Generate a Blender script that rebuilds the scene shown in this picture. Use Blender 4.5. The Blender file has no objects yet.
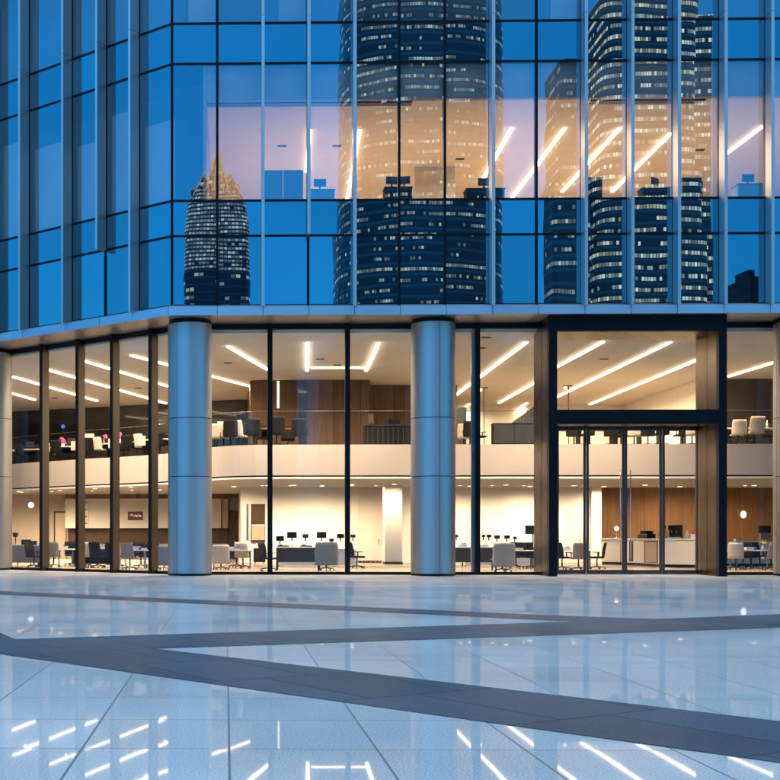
import bpy, bmesh, math, random
from mathutils import Vector, Matrix
R = math.radians
random.seed(7)
scene = bpy.context.scene
COL = scene.collection

# ------------------------------------------------------------------ camera
F = 1191.0            # focal length in photo pixels (780 px wide frame)
DIST = 39.0           # camera to facade
EYE = 1.35
YAW = R(1.2)
PX0 = 226 - F*math.tan(YAW)
PY0 = 535.0
CAM = Vector((0, -DIST, EYE))
RT = Vector((math.cos(YAW), math.sin(YAW), 0))
FW = Vector((-math.sin(YAW), math.cos(YAW), 0))
UP = Vector((0, 0, 1))
def ray(px, py): return FW*F + RT*(px-PX0) + UP*(PY0-py)
def on_y(px, py, Y):
    d = ray(px, py); return CAM + d*((Y-CAM.y)/d.y)
def on_z(px, py, Z):
    d = ray(px, py); return CAM + d*((Z-CAM.z)/d.z)
def x_at(px, Y): return on_y(px, 500, Y).x
def z_at(py, Y, px=350): return on_y(px, py, Y).z

cam = bpy.data.cameras.new('camera'); co = bpy.data.objects.new('camera', cam); COL.objects.link(co)
cam.sensor_width = 36; cam.lens = F/780*36
cam.shift_x = (390-PX0)/780; cam.shift_y = (PY0-390)/780
cam.clip_end = 5000; cam.clip_start = 0.1
co.location = CAM; co.rotation_euler = (R(90), 0, YAW)
scene.camera = co

# ------------------------------------------------------------------ materials
MATS = {}
class NT:
    def __init__(s, name):
        s.m = bpy.data.materials.new(name); s.m.use_nodes = True
        s.t = s.m.node_tree; s.n = s.t.nodes; s.l = s.t.links
        s.n.clear(); s.out = s.n.new('ShaderNodeOutputMaterial')
    def add(s, kind, **kw):
        nd = s.n.new('ShaderNode'+kind)
        for k, v in kw.items():
            if k in nd.inputs: nd.inputs[k].default_value = v
            else: setattr(nd, k, v)
        return nd
    def link(s, a, b): s.l.new(a, b)
    def math(s, op, a, b=None, c=None):
        nd = s.n.new('ShaderNodeMath'); nd.operation = op
        for i, v in enumerate((a, b, c)):
            if v is None: continue
            if isinstance(v, (int, float)): nd.inputs[i].default_value = v
            else: s.l.new(v, nd.inputs[i])
        return nd.outputs[0]
    def surf(s, sh): s.l.new(sh, s.out.inputs['Surface'])
def rgb(c): return (c[0], c[1], c[2], 1)

def mat(name, col, rough=.5, metal=0, noise=.12, nscale=3.0, spec=.5, bump=0, bscale=40):
    if name in MATS: return MATS[name]
    t = NT(name)
    p = t.add('BsdfPrincipled', Roughness=rough, Metallic=metal)
    p.inputs['Specular IOR Level'].default_value = spec
    tc = t.add('TexCoord'); nz = t.add('TexNoise', Scale=nscale, Detail=4.0)
    t.link(tc.outputs['Object'], nz.inputs['Vector'])
    mp = t.add('MapRange'); mp.inputs[1].default_value = .3; mp.inputs[2].default_value = .7
    mp.inputs[3].default_value = 1-noise; mp.inputs[4].default_value = 1+noise
    t.link(nz.outputs['Fac'], mp.inputs[0])
    mx = t.add('Mix', data_type='RGBA', blend_type='MULTIPLY'); mx.inputs[0].default_value = 1
    mx.inputs[6].default_value = rgb(col); t.link(mp.outputs[0], mx.inputs[7])
    t.link(mx.outputs[2], p.inputs['Base Color'])
    rr = t.math('MULTIPLY', mp.outputs[0], rough); t.link(rr, p.inputs['Roughness'])
    if bump:
        nb = t.add('TexNoise', Scale=bscale, Detail=3.0); t.link(tc.outputs['Object'], nb.inputs['Vector'])
        b = t.add('Bump', Strength=bump, Distance=.01); t.link(nb.outputs['Fac'], b.inputs['Height'])
        t.link(b.outputs[0], p.inputs['Normal'])
    t.surf(p.outputs[0]); MATS[name] = t.m
    return t.m

def brushed(name, col, rough, metal=1.0, vertical=True):
    t = NT(name)
    p = t.add('BsdfPrincipled', Metallic=metal, Roughness=rough)
    tc = t.add('TexCoord'); mp = t.add('Mapping'); t.link(tc.outputs['Object'], mp.inputs[0])
    mp.inputs['Scale'].default_value = (30, 30, .6) if vertical else (.6, 30, 30)
    nz = t.add('TexNoise', Scale=2.0, Detail=5.0); t.link(mp.outputs[0], nz.inputs['Vector'])
    n2 = t.add('TexNoise', Scale=.7, Detail=3.0); t.link(tc.outputs['Object'], n2.inputs['Vector'])
    v = t.math('ADD', t.math('MULTIPLY', nz.outputs['Fac'], .08), t.math('MULTIPLY', n2.outputs['Fac'], .06))
    v = t.math('ADD', v, .89); oi = t.add('ObjectInfo'); v = t.math('ADD', v, t.math('MULTIPLY', oi.outputs['Random'], .08))
    mx = t.add('Mix', data_type='RGBA', blend_type='MULTIPLY'); mx.inputs[0].default_value = 1
    mx.inputs[6].default_value = rgb(col); t.link(v, mx.inputs[7]); t.link(mx.outputs[2], p.inputs['Base Color'])
    t.link(t.math('MULTIPLY', v, rough), p.inputs['Roughness'])
    t.surf(p.outputs[0]); MATS[name] = t.m; return t.m

def glass(name, refl, gtint, ttint, rough=0.0, back=None, boost=.25, wavy=0):
    """thin coated pane: mirror coat over a clear (or opaque backed) sheet"""
    t = NT(name)
    g = t.add('BsdfGlossy', Roughness=rough); g.inputs['Color'].default_value = rgb(gtint)
    if back is None:
        b = t.add('BsdfTransparent'); b.inputs['Color'].default_value = rgb(ttint)
    else:
        b = t.add('BsdfDiffuse'); b.inputs['Color'].default_value = rgb(back)
    lw = t.add('LayerWeight', Blend=.25)
    fac = t.math('ADD', t.math('MULTIPLY', lw.outputs['Facing'], boost), refl)
    fac = t.math('MINIMUM', fac, 1.0)
    # faint dust film
    tc = t.add('TexCoord'); nz = t.add('TexNoise', Scale=.9, Detail=5.0); t.link(tc.outputs['Object'], nz.inputs['Vector'])
    fac = t.math('MULTIPLY', fac, t.math('ADD', t.math('MULTIPLY', nz.outputs['Fac'], .16), .92))
    oi = t.add('ObjectInfo'); fac = t.math('MULTIPLY', fac, t.math('ADD', t.math('MULTIPLY', oi.outputs['Random'], .22), .88))
    if wavy:   # roller wave left by toughening: the mirror image bends a little inside each pane
        ge = t.add('NewGeometry'); nw = t.add('TexNoise', Scale=.55, Detail=1.0); ofs = t.add('VectorMath', operation='ADD')
        t.link(tc.outputs['Object'], ofs.inputs[0]); ov = t.add('CombineXYZ'); t.link(t.math('MULTIPLY', oi.outputs['Random'], 90.0), ov.inputs[0]); t.link(ov.outputs[0], ofs.inputs[1]); t.link(ofs.outputs[0], nw.inputs['Vector'])
        v1 = t.add('VectorMath', operation='SUBTRACT'); t.link(nw.outputs['Color'], v1.inputs[0]); v1.inputs[1].default_value = (.5, .5, .5)
        v2 = t.add('VectorMath', operation='SCALE'); t.link(v1.outputs[0], v2.inputs[0]); v2.inputs['Scale'].default_value = wavy
        v3 = t.add('VectorMath', operation='ADD'); t.link(ge.outputs['Normal'], v3.inputs[0]); t.link(v2.outputs[0], v3.inputs[1])
        v4 = t.add('VectorMath', operation='NORMALIZE'); t.link(v3.outputs[0], v4.inputs[0]); t.link(v4.outputs[0], g.inputs['Normal'])
    mx = t.add('MixShader'); t.link(fac, mx.inputs[0]); t.link(b.outputs[0], mx.inputs[1]); t.link(g.outputs[0], mx.inputs[2])
    t.surf(mx.outputs[0]); MATS[name] = t.m; return t.m

def emit(name, col, k):
    t = NT(name); e = t.add('Emission', Strength=k); e.inputs[0].default_value = rgb(col)
    t.surf(e.outputs[0]); MATS[name] = t.m; return t.m

def wood(name, c1, c2, panel=1.2):
    t = NT(name); p = t.add('BsdfPrincipled', Roughness=.5); p.inputs['Specular IOR Level'].default_value = .15
    tc = t.add('TexCoord'); mp = t.add('Mapping'); t.link(tc.outputs['Object'], mp.inputs[0])
    mp.inputs['Scale'].default_value = (9, 9, .35)
    nz = t.add('TexNoise', Scale=1.6, Detail=8.0, Roughness=.65); t.link(mp.outputs[0], nz.inputs['Vector'])
    r = t.add('ValToRGB'); r.color_ramp.elements[0].position = .3; r.color_ramp.elements[1].position = .72
    r.color_ramp.elements[0].color = rgb(c1); r.color_ramp.elements[1].color = rgb(c2)
    t.link(nz.outputs['Fac'], r.inputs[0])
    sx = t.add('SeparateXYZ'); t.link(tc.outputs['Object'], sx.inputs[0])
    u = t.math('DIVIDE', t.math('ADD', sx.outputs[0], sx.outputs[1]), panel)
    fr = t.math('FRACT', u); seam = t.math('GREATER_THAN', fr, .012)
    wn = t.add('TexWhiteNoise', noise_dimensions='1D'); t.link(t.math('FLOOR', u), wn.inputs['W'])
    k = t.math('MULTIPLY', seam, t.math('ADD', t.math('MULTIPLY', wn.outputs['Value'], .35), .8))
    mx = t.add('Mix', data_type='RGBA', blend_type='MULTIPLY'); mx.inputs[0].default_value = 1
    t.link(r.outputs[0], mx.inputs[6]); t.link(k, mx.inputs[7]); t.link(mx.outputs[2], p.inputs['Base Color'])
    t.surf(p.outputs[0]); MATS[name] = t.m; return t.m

def paving(name, c_lo, c_hi, tx, ty, x0, y0, rot, rough, spec, seam=.012, seam_dark=.35, stagger=0):
    t = NT(name); p = t.add('BsdfDiffuse')
    tc = t.add('TexCoord'); mp = t.add('Mapping'); t.link(tc.outputs['Object'], mp.inputs[0])
    mp.inputs['Rotation'].default_value = (0, 0, rot); mp.inputs['Location'].default_value = (-x0, -y0, 0)
    sx = t.add('SeparateXYZ'); t.link(mp.outputs[0], sx.inputs[0])
    v = t.math('DIVIDE', sx.outputs[1], ty); iv = t.math('FLOOR', v)
    u = t.math('DIVIDE', sx.outputs[0], tx)
    if stagger: u = t.math('ADD', u, t.math('MULTIPLY', iv, stagger))
    iu = t.math('FLOOR', u)
    def line(c, size):
        f = t.math('FRACT', c); d = t.math('MINIMUM', f, t.math('SUBTRACT', 1.0, f))
        return t.math('LESS_THAN', t.math('MULTIPLY', d, size), seam/2)
    ln = t.math('MAXIMUM', line(u, tx), line(v, ty))
    cb = t.add('CombineXYZ'); t.link(iu, cb.inputs[0]); t.link(iv, cb.inputs[1])
    wn = t.add('TexWhiteNoise', noise_dimensions='2D'); t.link(cb.outputs[0], wn.inputs['Vector'])
    n1 = t.add('TexNoise', Scale=70.0, Detail=2.0); t.link(tc.outputs['Object'], n1.inputs['Vector'])
    n3 = t.add('TexNoise', Scale=260.0, Detail=1.0); t.link(tc.outputs['Object'], n3.inputs['Vector'])
    n2 = t.add('TexNoise', Scale=.35, Detail=5.0); t.link(tc.outputs['Object'], n2.inputs['Vector'])
    f = t.math('ADD', t.math('MULTIPLY', n1.outputs['Fac'], .9), t.math('MULTIPLY', n3.outputs['Fac'], .5))
    f = t.math('ADD', f, t.math('MULTIPLY', wn.outputs['Value'], .10))
    f = t.math('ADD', f, t.math('MULTIPLY', n2.outputs['Fac'], .42))
    r = t.add('MapRange'); r.inputs[1].default_value = .62; r.inputs[2].default_value = 1.24; t.link(f, r.inputs[0])
    mx = t.add('Mix', data_type='RGBA'); t.link(r.outputs[0], mx.inputs[0])
    mx.inputs[6].default_value = rgb(c_lo); mx.inputs[7].default_value = rgb(c_hi)
    m2 = t.add('Mix', data_type='RGBA', blend_type='MULTIPLY'); t.link(ln, m2.inputs[0])
    t.link(mx.outputs[2], m2.inputs[6]); m2.inputs[7].default_value = (seam_dark,)*3+(1,)
    gl = t.add('BsdfGlossy'); t.link(m2.outputs[2], p.inputs['Color'])
    rg = t.math('ADD', t.math('MULTIPLY', n2.outputs['Fac'], rough*.9), rough*.55)
    rg = t.math('ADD', rg, t.math('MULTIPLY', wn.outputs['Value'], rough*.25))
    rg = t.math('ADD', rg, t.math('MULTIPLY', ln, .5)); t.link(rg, gl.inputs['Roughness'])
    # each slab is laid very slightly out of level
    geo = t.add('NewGeometry'); wn2 = t.add('TexWhiteNoise', noise_dimensions='2D'); t.link(cb.outputs[0], wn2.inputs['Vector'])
    vs = t.add('VectorMath', operation='SUBTRACT'); t.link(wn2.outputs['Color'], vs.inputs[0]); vs.inputs[1].default_value = (.5, .5, .5)
    vm = t.add('VectorMath', operation='MULTIPLY'); t.link(vs.outputs[0], vm.inputs[0]); vm.inputs[1].default_value = (.003, .002, 0)
    va = t.add('VectorMath', operation='ADD'); t.link(geo.outputs['Normal'], va.inputs[0]); t.link(vm.outputs[0], va.inputs[1])
    vn = t.add('VectorMath', operation='NORMALIZE'); t.link(va.outputs[0], vn.inputs[0])
    b = t.add('Bump', Strength=.04, Distance=.004); t.link(n1.outputs['Fac'], b.inputs['Height']); t.link(vn.outputs[0], b.inputs['Normal'])
    t.link(b.outputs[0], p.inputs['Normal']); t.link(va.outputs[0], gl.inputs['Normal']); t.link(vn.outputs[0], gl.inputs['Normal'])
    lw = t.add('LayerWeight', Blend=.5)
    fac = t.math('ADD', t.math('MULTIPLY', t.math('POWER', lw.outputs['Facing'], 5.0), spec), .02)
    ms = t.add('MixShader'); t.link(fac, ms.inputs[0]); t.link(p.outputs[0], ms.inputs[1]); t.link(gl.outputs[0], ms.inputs[2])
    t.surf(ms.outputs[0]); MATS[name] = t.m; return t.m

def city(name, base, lit, floor_h, bay, frac, k, v0=.3, v1=.72, tint=(1, .82, .6), run=4, sheen=.25):
    """facade of an office tower at dusk: floor bands, mullions, some rooms lit"""
    t = NT(name)
    uv = t.add('UVMap'); sx = t.add('SeparateXYZ'); t.link(uv.outputs[0], sx.inputs[0])
    u = t.math('DIVIDE', sx.outputs[0], bay); v = t.math('DIVIDE', sx.outputs[1], floor_h)
    iu = t.math('FLOOR', u); iv = t.math('FLOOR', v); fu = t.math('FRACT', u); fv = t.math('FRACT', v)
    win = t.math('MULTIPLY', t.math('GREATER_THAN', fv, v0), t.math('LESS_THAN', fv, v1))
    win = t.math('MULTIPLY', win, t.math('MULTIPLY', t.math('GREATER_THAN', fu, .06), t.math('LESS_THAN', fu, .86)))
    def wn(a, b):
        c = t.add('CombineXYZ'); t.link(a, c.inputs[0]); t.link(b, c.inputs[1])
        w = t.add('TexWhiteNoise', noise_dimensions='2D'); t.link(c.outputs[0], w.inputs['Vector']); return w.outputs['Value']
    room = wn(t.math('FLOOR', t.math('DIVIDE', u, run)), iv)
    one = wn(iu, iv)
    fl = t.add('TexWhiteNoise', noise_dimensions='1D'); t.link(iv, fl.inputs['W'])
    sc = t.math('ADD', t.math('MULTIPLY', room, .36), t.math('MULTIPLY', one, .26))
    sc = t.math('ADD', sc, t.math('MULTIPLY', fl.outputs['Value'], .38))
    on = t.math('GREATER_THAN', sc, 1-frac)
    e = t.math('MULTIPLY', t.math('MULTIPLY', on, win), t.math('ADD', t.math('MULTIPLY', t.math('POWER', wn(t.math('ADD', iu, 31.0), iv), 2.0), k*1.2), k*.25))
    band = t.math('ADD', t.math('MULTIPLY', t.math('LESS_THAN', fv, .25), .8), .7)
    p = t.add('BsdfPrincipled', Roughness=.3)
    mx = t.add('Mix', data_type='RGBA', blend_type='MULTIPLY'); mx.inputs[0].default_value = 1
    mx.inputs[6].default_value = rgb(base); t.link(band, mx.inputs[7]); t.link(mx.outputs[2], p.inputs['Base Color'])
    p.inputs['Specular IOR Level'].default_value = sheen
    wc = t.add('Mix', data_type='RGBA'); t.link(wn(t.math('FLOOR', t.math('DIVIDE', u, run)), t.math('ADD', iv, 57.0)), wc.inputs[0])
    wc.inputs[6].default_value = (tint[0], tint[1]*.9, tint[2]*.72, 1); wc.inputs[7].default_value = (tint[0]*.82, tint[1], tint[2]*1.2, 1)
    t.link(wc.outputs[2], p.inputs['Emission Color']); t.link(e, p.inputs['Emission Strength'])
    t.surf(p.outputs[0]); MATS[name] = t.m; return t.m

ALU = brushed('anodised_aluminium', (.50, .50, .48), .42, metal=.85)
FASCIA = brushed('fascia_aluminium', (.50, .55, .60), .40, metal=.9, vertical=False)
COLM = brushed('column_cladding', (.39, .385, .385), .46)
BRONZE = brushed('bronze_metal', (.155, .115, .08), .27)
SOFF = brushed('soffit_metal', (.55, .47, .39), .30, metal=.7, vertical=False)
DARK = mat('dark_frame', (.004, .0045, .006), .4, .0, .1, spec=.15)
NAVY = mat('portal_frame', (.006, .007, .010), .36, .0, .1, spec=.13)
STEEL = brushed('steel', (.55, .55, .55), .25)
MULB = brushed('mullion_bronze', (.13, .108, .088), .38)
UGLASS = glass('coated_glass', .23, (.70, .90, 1.0), (.90, .84, .75), boost=.10, wavy=.0028)
SGLASS = glass('spandrel_glass', .25, (.65, .90, 1.0), (1, 1, 1), back=(.001, .010, .02), boost=.10, wavy=.0028)
LGLASS = glass('clear_glass', .034, (.80, .88, 1.0), (.94, .95, .94), boost=.10)
RGLASS = glass('rail_glass', .02, (1, 1, 1), (.95, .96, .95), boost=.04)
CREAM = mat('cream_paint', (.74, .66, .56), .55, 0, .04, 1.2)
WHITE = mat('white_paint', (.80, .76, .69), .5, 0, .03, 1.0)
CEIL = mat('ceiling_paint', (.78, .72, .63), .7, 0, .04, .8)
BAND = mat('mezzanine_panel', (.44, .385, .34), .4, 0, .03, .6)
IFLOOR = mat('polished_floor', (.62, .53, .42), .16, 0, .10, 2.0)
WOOD = wood('walnut_panel', (.045, .027, .016), (.10, .060, .034))
OAK = wood('oak_panel', (.11, .056, .024), (.20, .11, .05), .9)
DWALL = mat('dark_wall', (.030, .027, .025), .06, 0, .05, .5)
BROWN = mat('brown_wall', (.055, .034, .022), .5, 0, .15, spec=.15)
TILEW = mat('beige_stone', (.42, .33, .23), .5, 0, .06, 1.0)
C_GREY = mat('grey_fabric', (.19, .185, .185), .8, 0, .15, 20, spec=.1)
C_BLUE = mat('blue_grey_fabric', (.14, .165, .20), .8, 0, .15, 20)
C_CREAM = mat('cream_leather', (.56, .47, .38), .5, 0, .06, 8)
C_DARK = mat('charcoal_fabric', (.010, .010, .012), .8, 0, .2, 20, spec=.06)
BLACK = mat('black_plastic', (.006, .006, .0065), .45, 0, .2, 10, spec=.14)
SLATE = mat('slate_panel', (.026, .028, .034), .6, 0, .1, 4, spec=.10)
DESKW = mat('white_laminate', (.78, .73, .65), .35, 0, .04, 3)
PINK = mat('pink_plastic', (.75, .06, .25), .5, 0, .1, 10)
SALMON = mat('salmon_card', (.75, .32, .22), .5, 0, .1, 10)
RED = mat('red_card', (.55, .05, .05), .5, 0, .1, 10)
BLUEP = mat('blue_plastic', (.03, .12, .5), .4, 0, .1, 10)
PAPER = mat('white_paper', (.8, .78, .74), .6, 0, .05, 10)
SCREEN = mat('screen_black', (.01, .012, .016), .15, 0, .2, 5)
SIGNB = mat('sign_board', (.05, .008, .008), .3, 0, .1, 5)
LEAF = mat('leaf', (.10, .12, .03), .5, 0, .3, 20)
BLIND = mat('blind_fabric', (.36, .29, .29), .8, 0, .05, 2)
STRIP = emit('strip_light', (1, .80, .53), 9)
STRIPU = emit('strip_light_upper', (1, .76, .48), 9)
DOWN = emit('down_light', (1, .82, .56), 6)
GLOBE = emit('globe_light', (1, .9, .75), 3.5)
SIGNL = emit('sign_letters', (1, .55, .45), 1.1)
CASC = mat('caster', (.02, .02, .02), .4)
PLAZA = paving('light_granite', (.31, .29, .27), (.94, .89, .84), .93, 1.18, .02, .38, 0, .020, .54, seam=.016, seam_dark=.22)
BANDG = paving('dark_granite', (.030, .044, .058), (.115, .145, .17), 1.0, 1.6, 0, 0, R(-31), .3, .14, seam=.02, seam_dark=.25, stagger=.5)

# ------------------------------------------------------------------ mesh builder
class MB:
    def __init__(s): s.v = []; s.f = []; s.sm = []
    def quad(s, a, b, c, d):
        i = len(s.v); s.v += [tuple(a), tuple(b), tuple(c), tuple(d)]; s.f.append((i, i+1, i+2, i+3)); s.sm.append(False); return s
    def box(s, c, h, m=None):
        """centre, half sizes, optional Matrix"""
        i = len(s.v)
        for x, y, z in ((-1,-1,-1),(1,-1,-1),(1,1,-1),(-1,1,-1),(-1,-1,1),(1,-1,1),(1,1,1),(-1,1,1)):
            p = Vector((x*h[0], y*h[1], z*h[2]))
            if m is not None: p = m @ p
            s.v.append(tuple(p+Vector(c)))
        for q in ((0,3,2,1),(4,5,6,7),(0,1,5,4),(1,2,6,5),(2,3,7,6),(3,0,4,7)):
            s.f.append(tuple(i+k for k in q)); s.sm.append(False)
        return s
    def span(s, x0, x1, y0, y1, z0, z1):
        return s.box(((x0+x1)/2, (y0+y1)/2, (z0+z1)/2), (abs(x1-x0)/2, abs(y1-y0)/2, abs(z1-z0)/2))
    def prism(s, pts, z0, z1, z0s=None):
        """closed plan polygon (counter clockwise) extruded"""
        n = len(pts); i = len(s.v)
        s.v += [(p[0], p[1], z0) for p in pts] + [(p[0], p[1], z1) for p in pts]
        s.f.append(tuple(i+k for k in reversed(range(n)))); s.f.append(tuple(i+n+k for k in range(n))); s.sm += [False, False]
        for k in range(n):
            j = (k+1) % n; s.f.append((i+k, i+j, i+n+j, i+n+k)); s.sm.append(False)
        return s
    def wall(s, a, b, z0, z1, th):
        a = Vector((a[0], a[1])); b = Vector((b[0], b[1])); d = (b-a).normalized(); n = Vector((-d.y, d.x))*th
        pts = [a, b, b+n, a+n]
        if th < 0: pts.reverse()
        return s.prism(pts, z0, z1)
    def lathe(s, prof, seg=24, c=(0,0,0), a0=0, a1=2*math.pi, m=None, smooth=True):
        full = abs(a1-a0-2*math.pi) < 1e-6; n = seg if full else seg+1; i = len(s.v)
        for r, z in prof:
            for k in range(n):
                a = a0+(a1-a0)*k/seg; p = Vector((r*math.cos(a), r*math.sin(a), z))
                if m is not None: p = m @ p
                s.v.append(tuple(p+Vector(c)))
        for j in range(len(prof)-1):
            for k in range(seg):
                k2 = (k+1) % n
                s.f.append((i+j*n+k, i+j*n+k2, i+(j+1)*n+k2, i+(j+1)*n+k)); s.sm.append(smooth)
        return s
    def tube(s, a, b, r, seg=8, r2=None):
        a = Vector(a); b = Vector(b); d = b-a; L = d.length
        q = Vector((0,0,1)).rotation_difference(d.normalized()).to_matrix()
        r2 = r if r2 is None else r2
        return s.lathe([(0,0),(r,0),(r2,L),(0,L)], seg, a, m=q)
    def ball(s, c, r, seg=14, rings=8, sz=1):
        return s.lathe([(max(r*math.sin(math.pi*k/rings), 1e-4), -r*sz*math.cos(math.pi*k/rings)) for k in range(rings+1)], seg, c)
    def build(s, name, m, parent=None, bevel=0, label=None):
        me = bpy.data.meshes.new(name); me.from_pydata(s.v, [], s.f); me.update()
        me.polygons.foreach_set('use_smooth', s.sm)
        me.materials.append(m); o = bpy.data.objects.new(name, me); COL.objects.link(o)
        if parent is not None: o.parent = parent
        if bevel:
            b = o.modifiers.new('bevel', 'BEVEL'); b.width = bevel; b.segments = 2; b.limit_method = 'ANGLE'
        if label: o['label'] = label
        return o

def tag(o, label, cat, group=None):
    o['label'] = label; o['category'] = cat
    if group: o['group'] = group
    return o
def thing(name, label=None, cat=None, group=None, loc=(0,0,0), rz=0):
    o = bpy.data.objects.new(name, None); COL.objects.link(o); o.location = loc; o.rotation_euler = (0,0,rz)
    o.empty_display_size = .2
    if label: tag(o, label, cat, group)
    return o
def dup(o, parent=None):
    c = o.copy(); COL.objects.link(c)
    if parent is not None: c.parent = parent
    for ch in o.children: dup(ch, c)
    return c
PROTO = {}
def place(kind, maker, loc, rz, label, cat, group=None, sc=1):
    """first time builds the thing, afterwards copies it with its parts"""
    if kind in PROTO: o = dup(PROTO[kind])
    else: o = PROTO[kind] = maker()
    o.location = loc; o.rotation_euler = (0, 0, rz); o.scale = (sc,)*3
    for k in ('label', 'category', 'group'):
        if k in o: del o[k]
    return tag(o, label, cat, group)

# ------------------------------------------------------------------ plan of the building
M = 1.484
X0 = x_at(172, 0)
WA = R(38)
wd = Vector((-math.cos(WA), math.sin(WA))); wn_ = Vector((math.sin(WA), math.cos(WA)))
def W(t, d=0): return Vector((X0, 0)) + wd*t + wn_*d
def corner(d): return Vector((X0 + d*(wn_.x - wd.x*0 + wd.x*(1-wn_.y)/wd.y), d))
def wing_t(px, d=0):
    lo, hi = -3, 25
    for _ in range(50):
        t = (lo+hi)/2; p = W(t, d); v = Vector((p.x, p.y, 0))-CAM
        q = PX0 + F*v.dot(RT)/v.dot(FW)
        if q > px: lo = t
        else: hi = t
    return (lo+hi)/2
XR, TL, YB = X0+M*20, 20.0, 34.0
def plan(d, back=YB, xr=XR):
    c = corner(d); w = W(TL, d)
    return [(c.x, c.y), (xr, d), (xr, back), (w.x, back), (w.x, w.y)]
ZT = [z_at(p, 0) for p in (304.5, 235.3, 200, 62.7, 22.3)]   # transom levels, bottom up
ZTOP = ZT[4] + 3.6
ZS = z_at(314.5, -.3)            # soffit level
ZC = z_at(331, 1.6)              # lobby ceiling level
YG = 1.6                         # lobby glass line
ZM0, ZM1 = 3.66, 4.98            # mezzanine band
HEADZ = z_at(325, 1.6)

# ------------------------------------------------------------------ setting
gm = MB(); gm.quad((-1500,-1500,0),(1500,-1500,0),(1500,1500,0),(-1500,1500,0))
g = gm.build('plaza_paving', PLAZA); g['kind'] = 'structure'
outline = [(-80,598),(15,639),(575,621.5),(390,612.5),(0,594.5),(-80,590.7),(-80,587),(0,591),(390,608),(520,614),(655,619),(780,614),(900,609.3),
           (900,623.6),(780,627.5),(155,648.5),(390,675.5),(780,721),(950,741),(950,786.5),(780,762.5),(390,708.5),(0,654),(-80,643)]
bm = MB(); pts = [on_z(a, b, .004) for a, b in outline]
bm.v = [tuple(p) for p in pts]; bm.f = [tuple(range(len(pts)))[::-1]]; bm.sm = [False]
o = bm.build('paving_band', BANDG); o['kind'] = 'structure'
bmh = bmesh.new(); bmh.from_mesh(o.data); bmesh.ops.triangulate(bmh, faces=bmh.faces[:]); bmesh.ops.recalc_face_normals(bmh, faces=bmh.faces[:])
for f_ in bmh.faces:
    if f_.normal.z < 0: f_.normal_flip()
bmh.to_mesh(o.data); bmh.free()

# ------------------------------------------------------------------ the office building
B = thing('office_building', 'glass office block with blue mirrored upper floors, lit double height lobby and round metal columns', 'building')

# --- upper facade: panes
rows = [(ZT[0], ZT[1], 'spandrel'), (ZT[1], ZT[2], 'spandrel'), (ZT[2], ZT[3], 'window'), (ZT[3], ZT[4], 'spandrel'), (ZT[4], ZTOP, 'window')]
wing_px = [138.5, 105.5, 71.5, 28.5, -2, -34, -70]
wt = [0] + [wing_t(p) for p in wing_px] + [TL]
front_x = [X0 + M*k for k in range(20)] + [XR]
def pane(a, b, z0, z1, kind, m):
    """one sheet of glass, set a hair out of plane like real units"""
    a = Vector((a[0], a[1])); b = Vector((b[0], b[1])); d = (b-a).normalized(); n = Vector((d.y, -d.x))
    cx = (a+b)/2; cz = (z0+z1)/2; hw = (b-a).length/2-.02; hz = (z1-z0)/2-.02
    ty = R(random.uniform(-.075, .075)); tx = R(random.uniform(-.06, .06))
    vs = []
    for sx, sz in ((-1,-1),(1,-1),(1,1),(-1,1)):
        p = cx + d*hw*sx + n*(ty*hw*sx + tx*hz*sz)
        vs.append((p.x, p.y, cz+hz*sz))
    mb = MB(); mb.quad(*vs)
    return mb.build(kind, m, B)
for z0, z1, kind in rows:
    m = UGLASS if kind == 'window' else SGLASS
    nm = 'window_pane' if kind == 'window' else 'spandrel_pane'
    for k in range(len(front_x)-1): pane((front_x[k], 0), (front_x[k+1], 0), z0, z1, nm, m)
    for k in range(len(wt)-1): pane(W(wt[k+1]), W(wt[k]), z0, z1, nm, m)
# mullions (each upright its own part) and transoms
def upright(name, p, d, n, w, y0, y1, z0, z1, m, bevel=0):
    """p plan point, d along wall, n outward; y0..y1 along n"""
    a = p - d*w/2; pts = [a+n*y1, a+d*w+n*y1, a+d*w+n*y0, a+n*y0]
    mb = MB(); mb.prism(pts, z0, z1); return mb.build(name, m, B, bevel)
fd, fn = Vector((1, 0)), Vector((0, -1))
wdir, wout = -wd, -wn_
for k, x in enumerate(front_x):
    upright('mullion', Vector((x, 0)), fd, fn, .085, -.16, .03, ZT[0]-.02, ZTOP, DARK)
for k, t in enumerate(wt[1:]):
    upright('mullion', W(t), wdir, wout, .085, -.16, .03, ZT[0]-.02, ZTOP, DARK)
for z in ZT[1:]:
    mb = MB(); mb.prism([(X0-.01, -.022), (XR, -.022), (XR, .12), (X0, .12)], z-.036, z+.036); mb.build('transom', DARK, B)
    e = W(TL); mb = MB(); mb.prism([W(TL, -.022), W(0.02, -.022), W(0.02, .12), W(TL, .12)], z-.036, z+.036); mb.build('transom', DARK, B)
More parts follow.
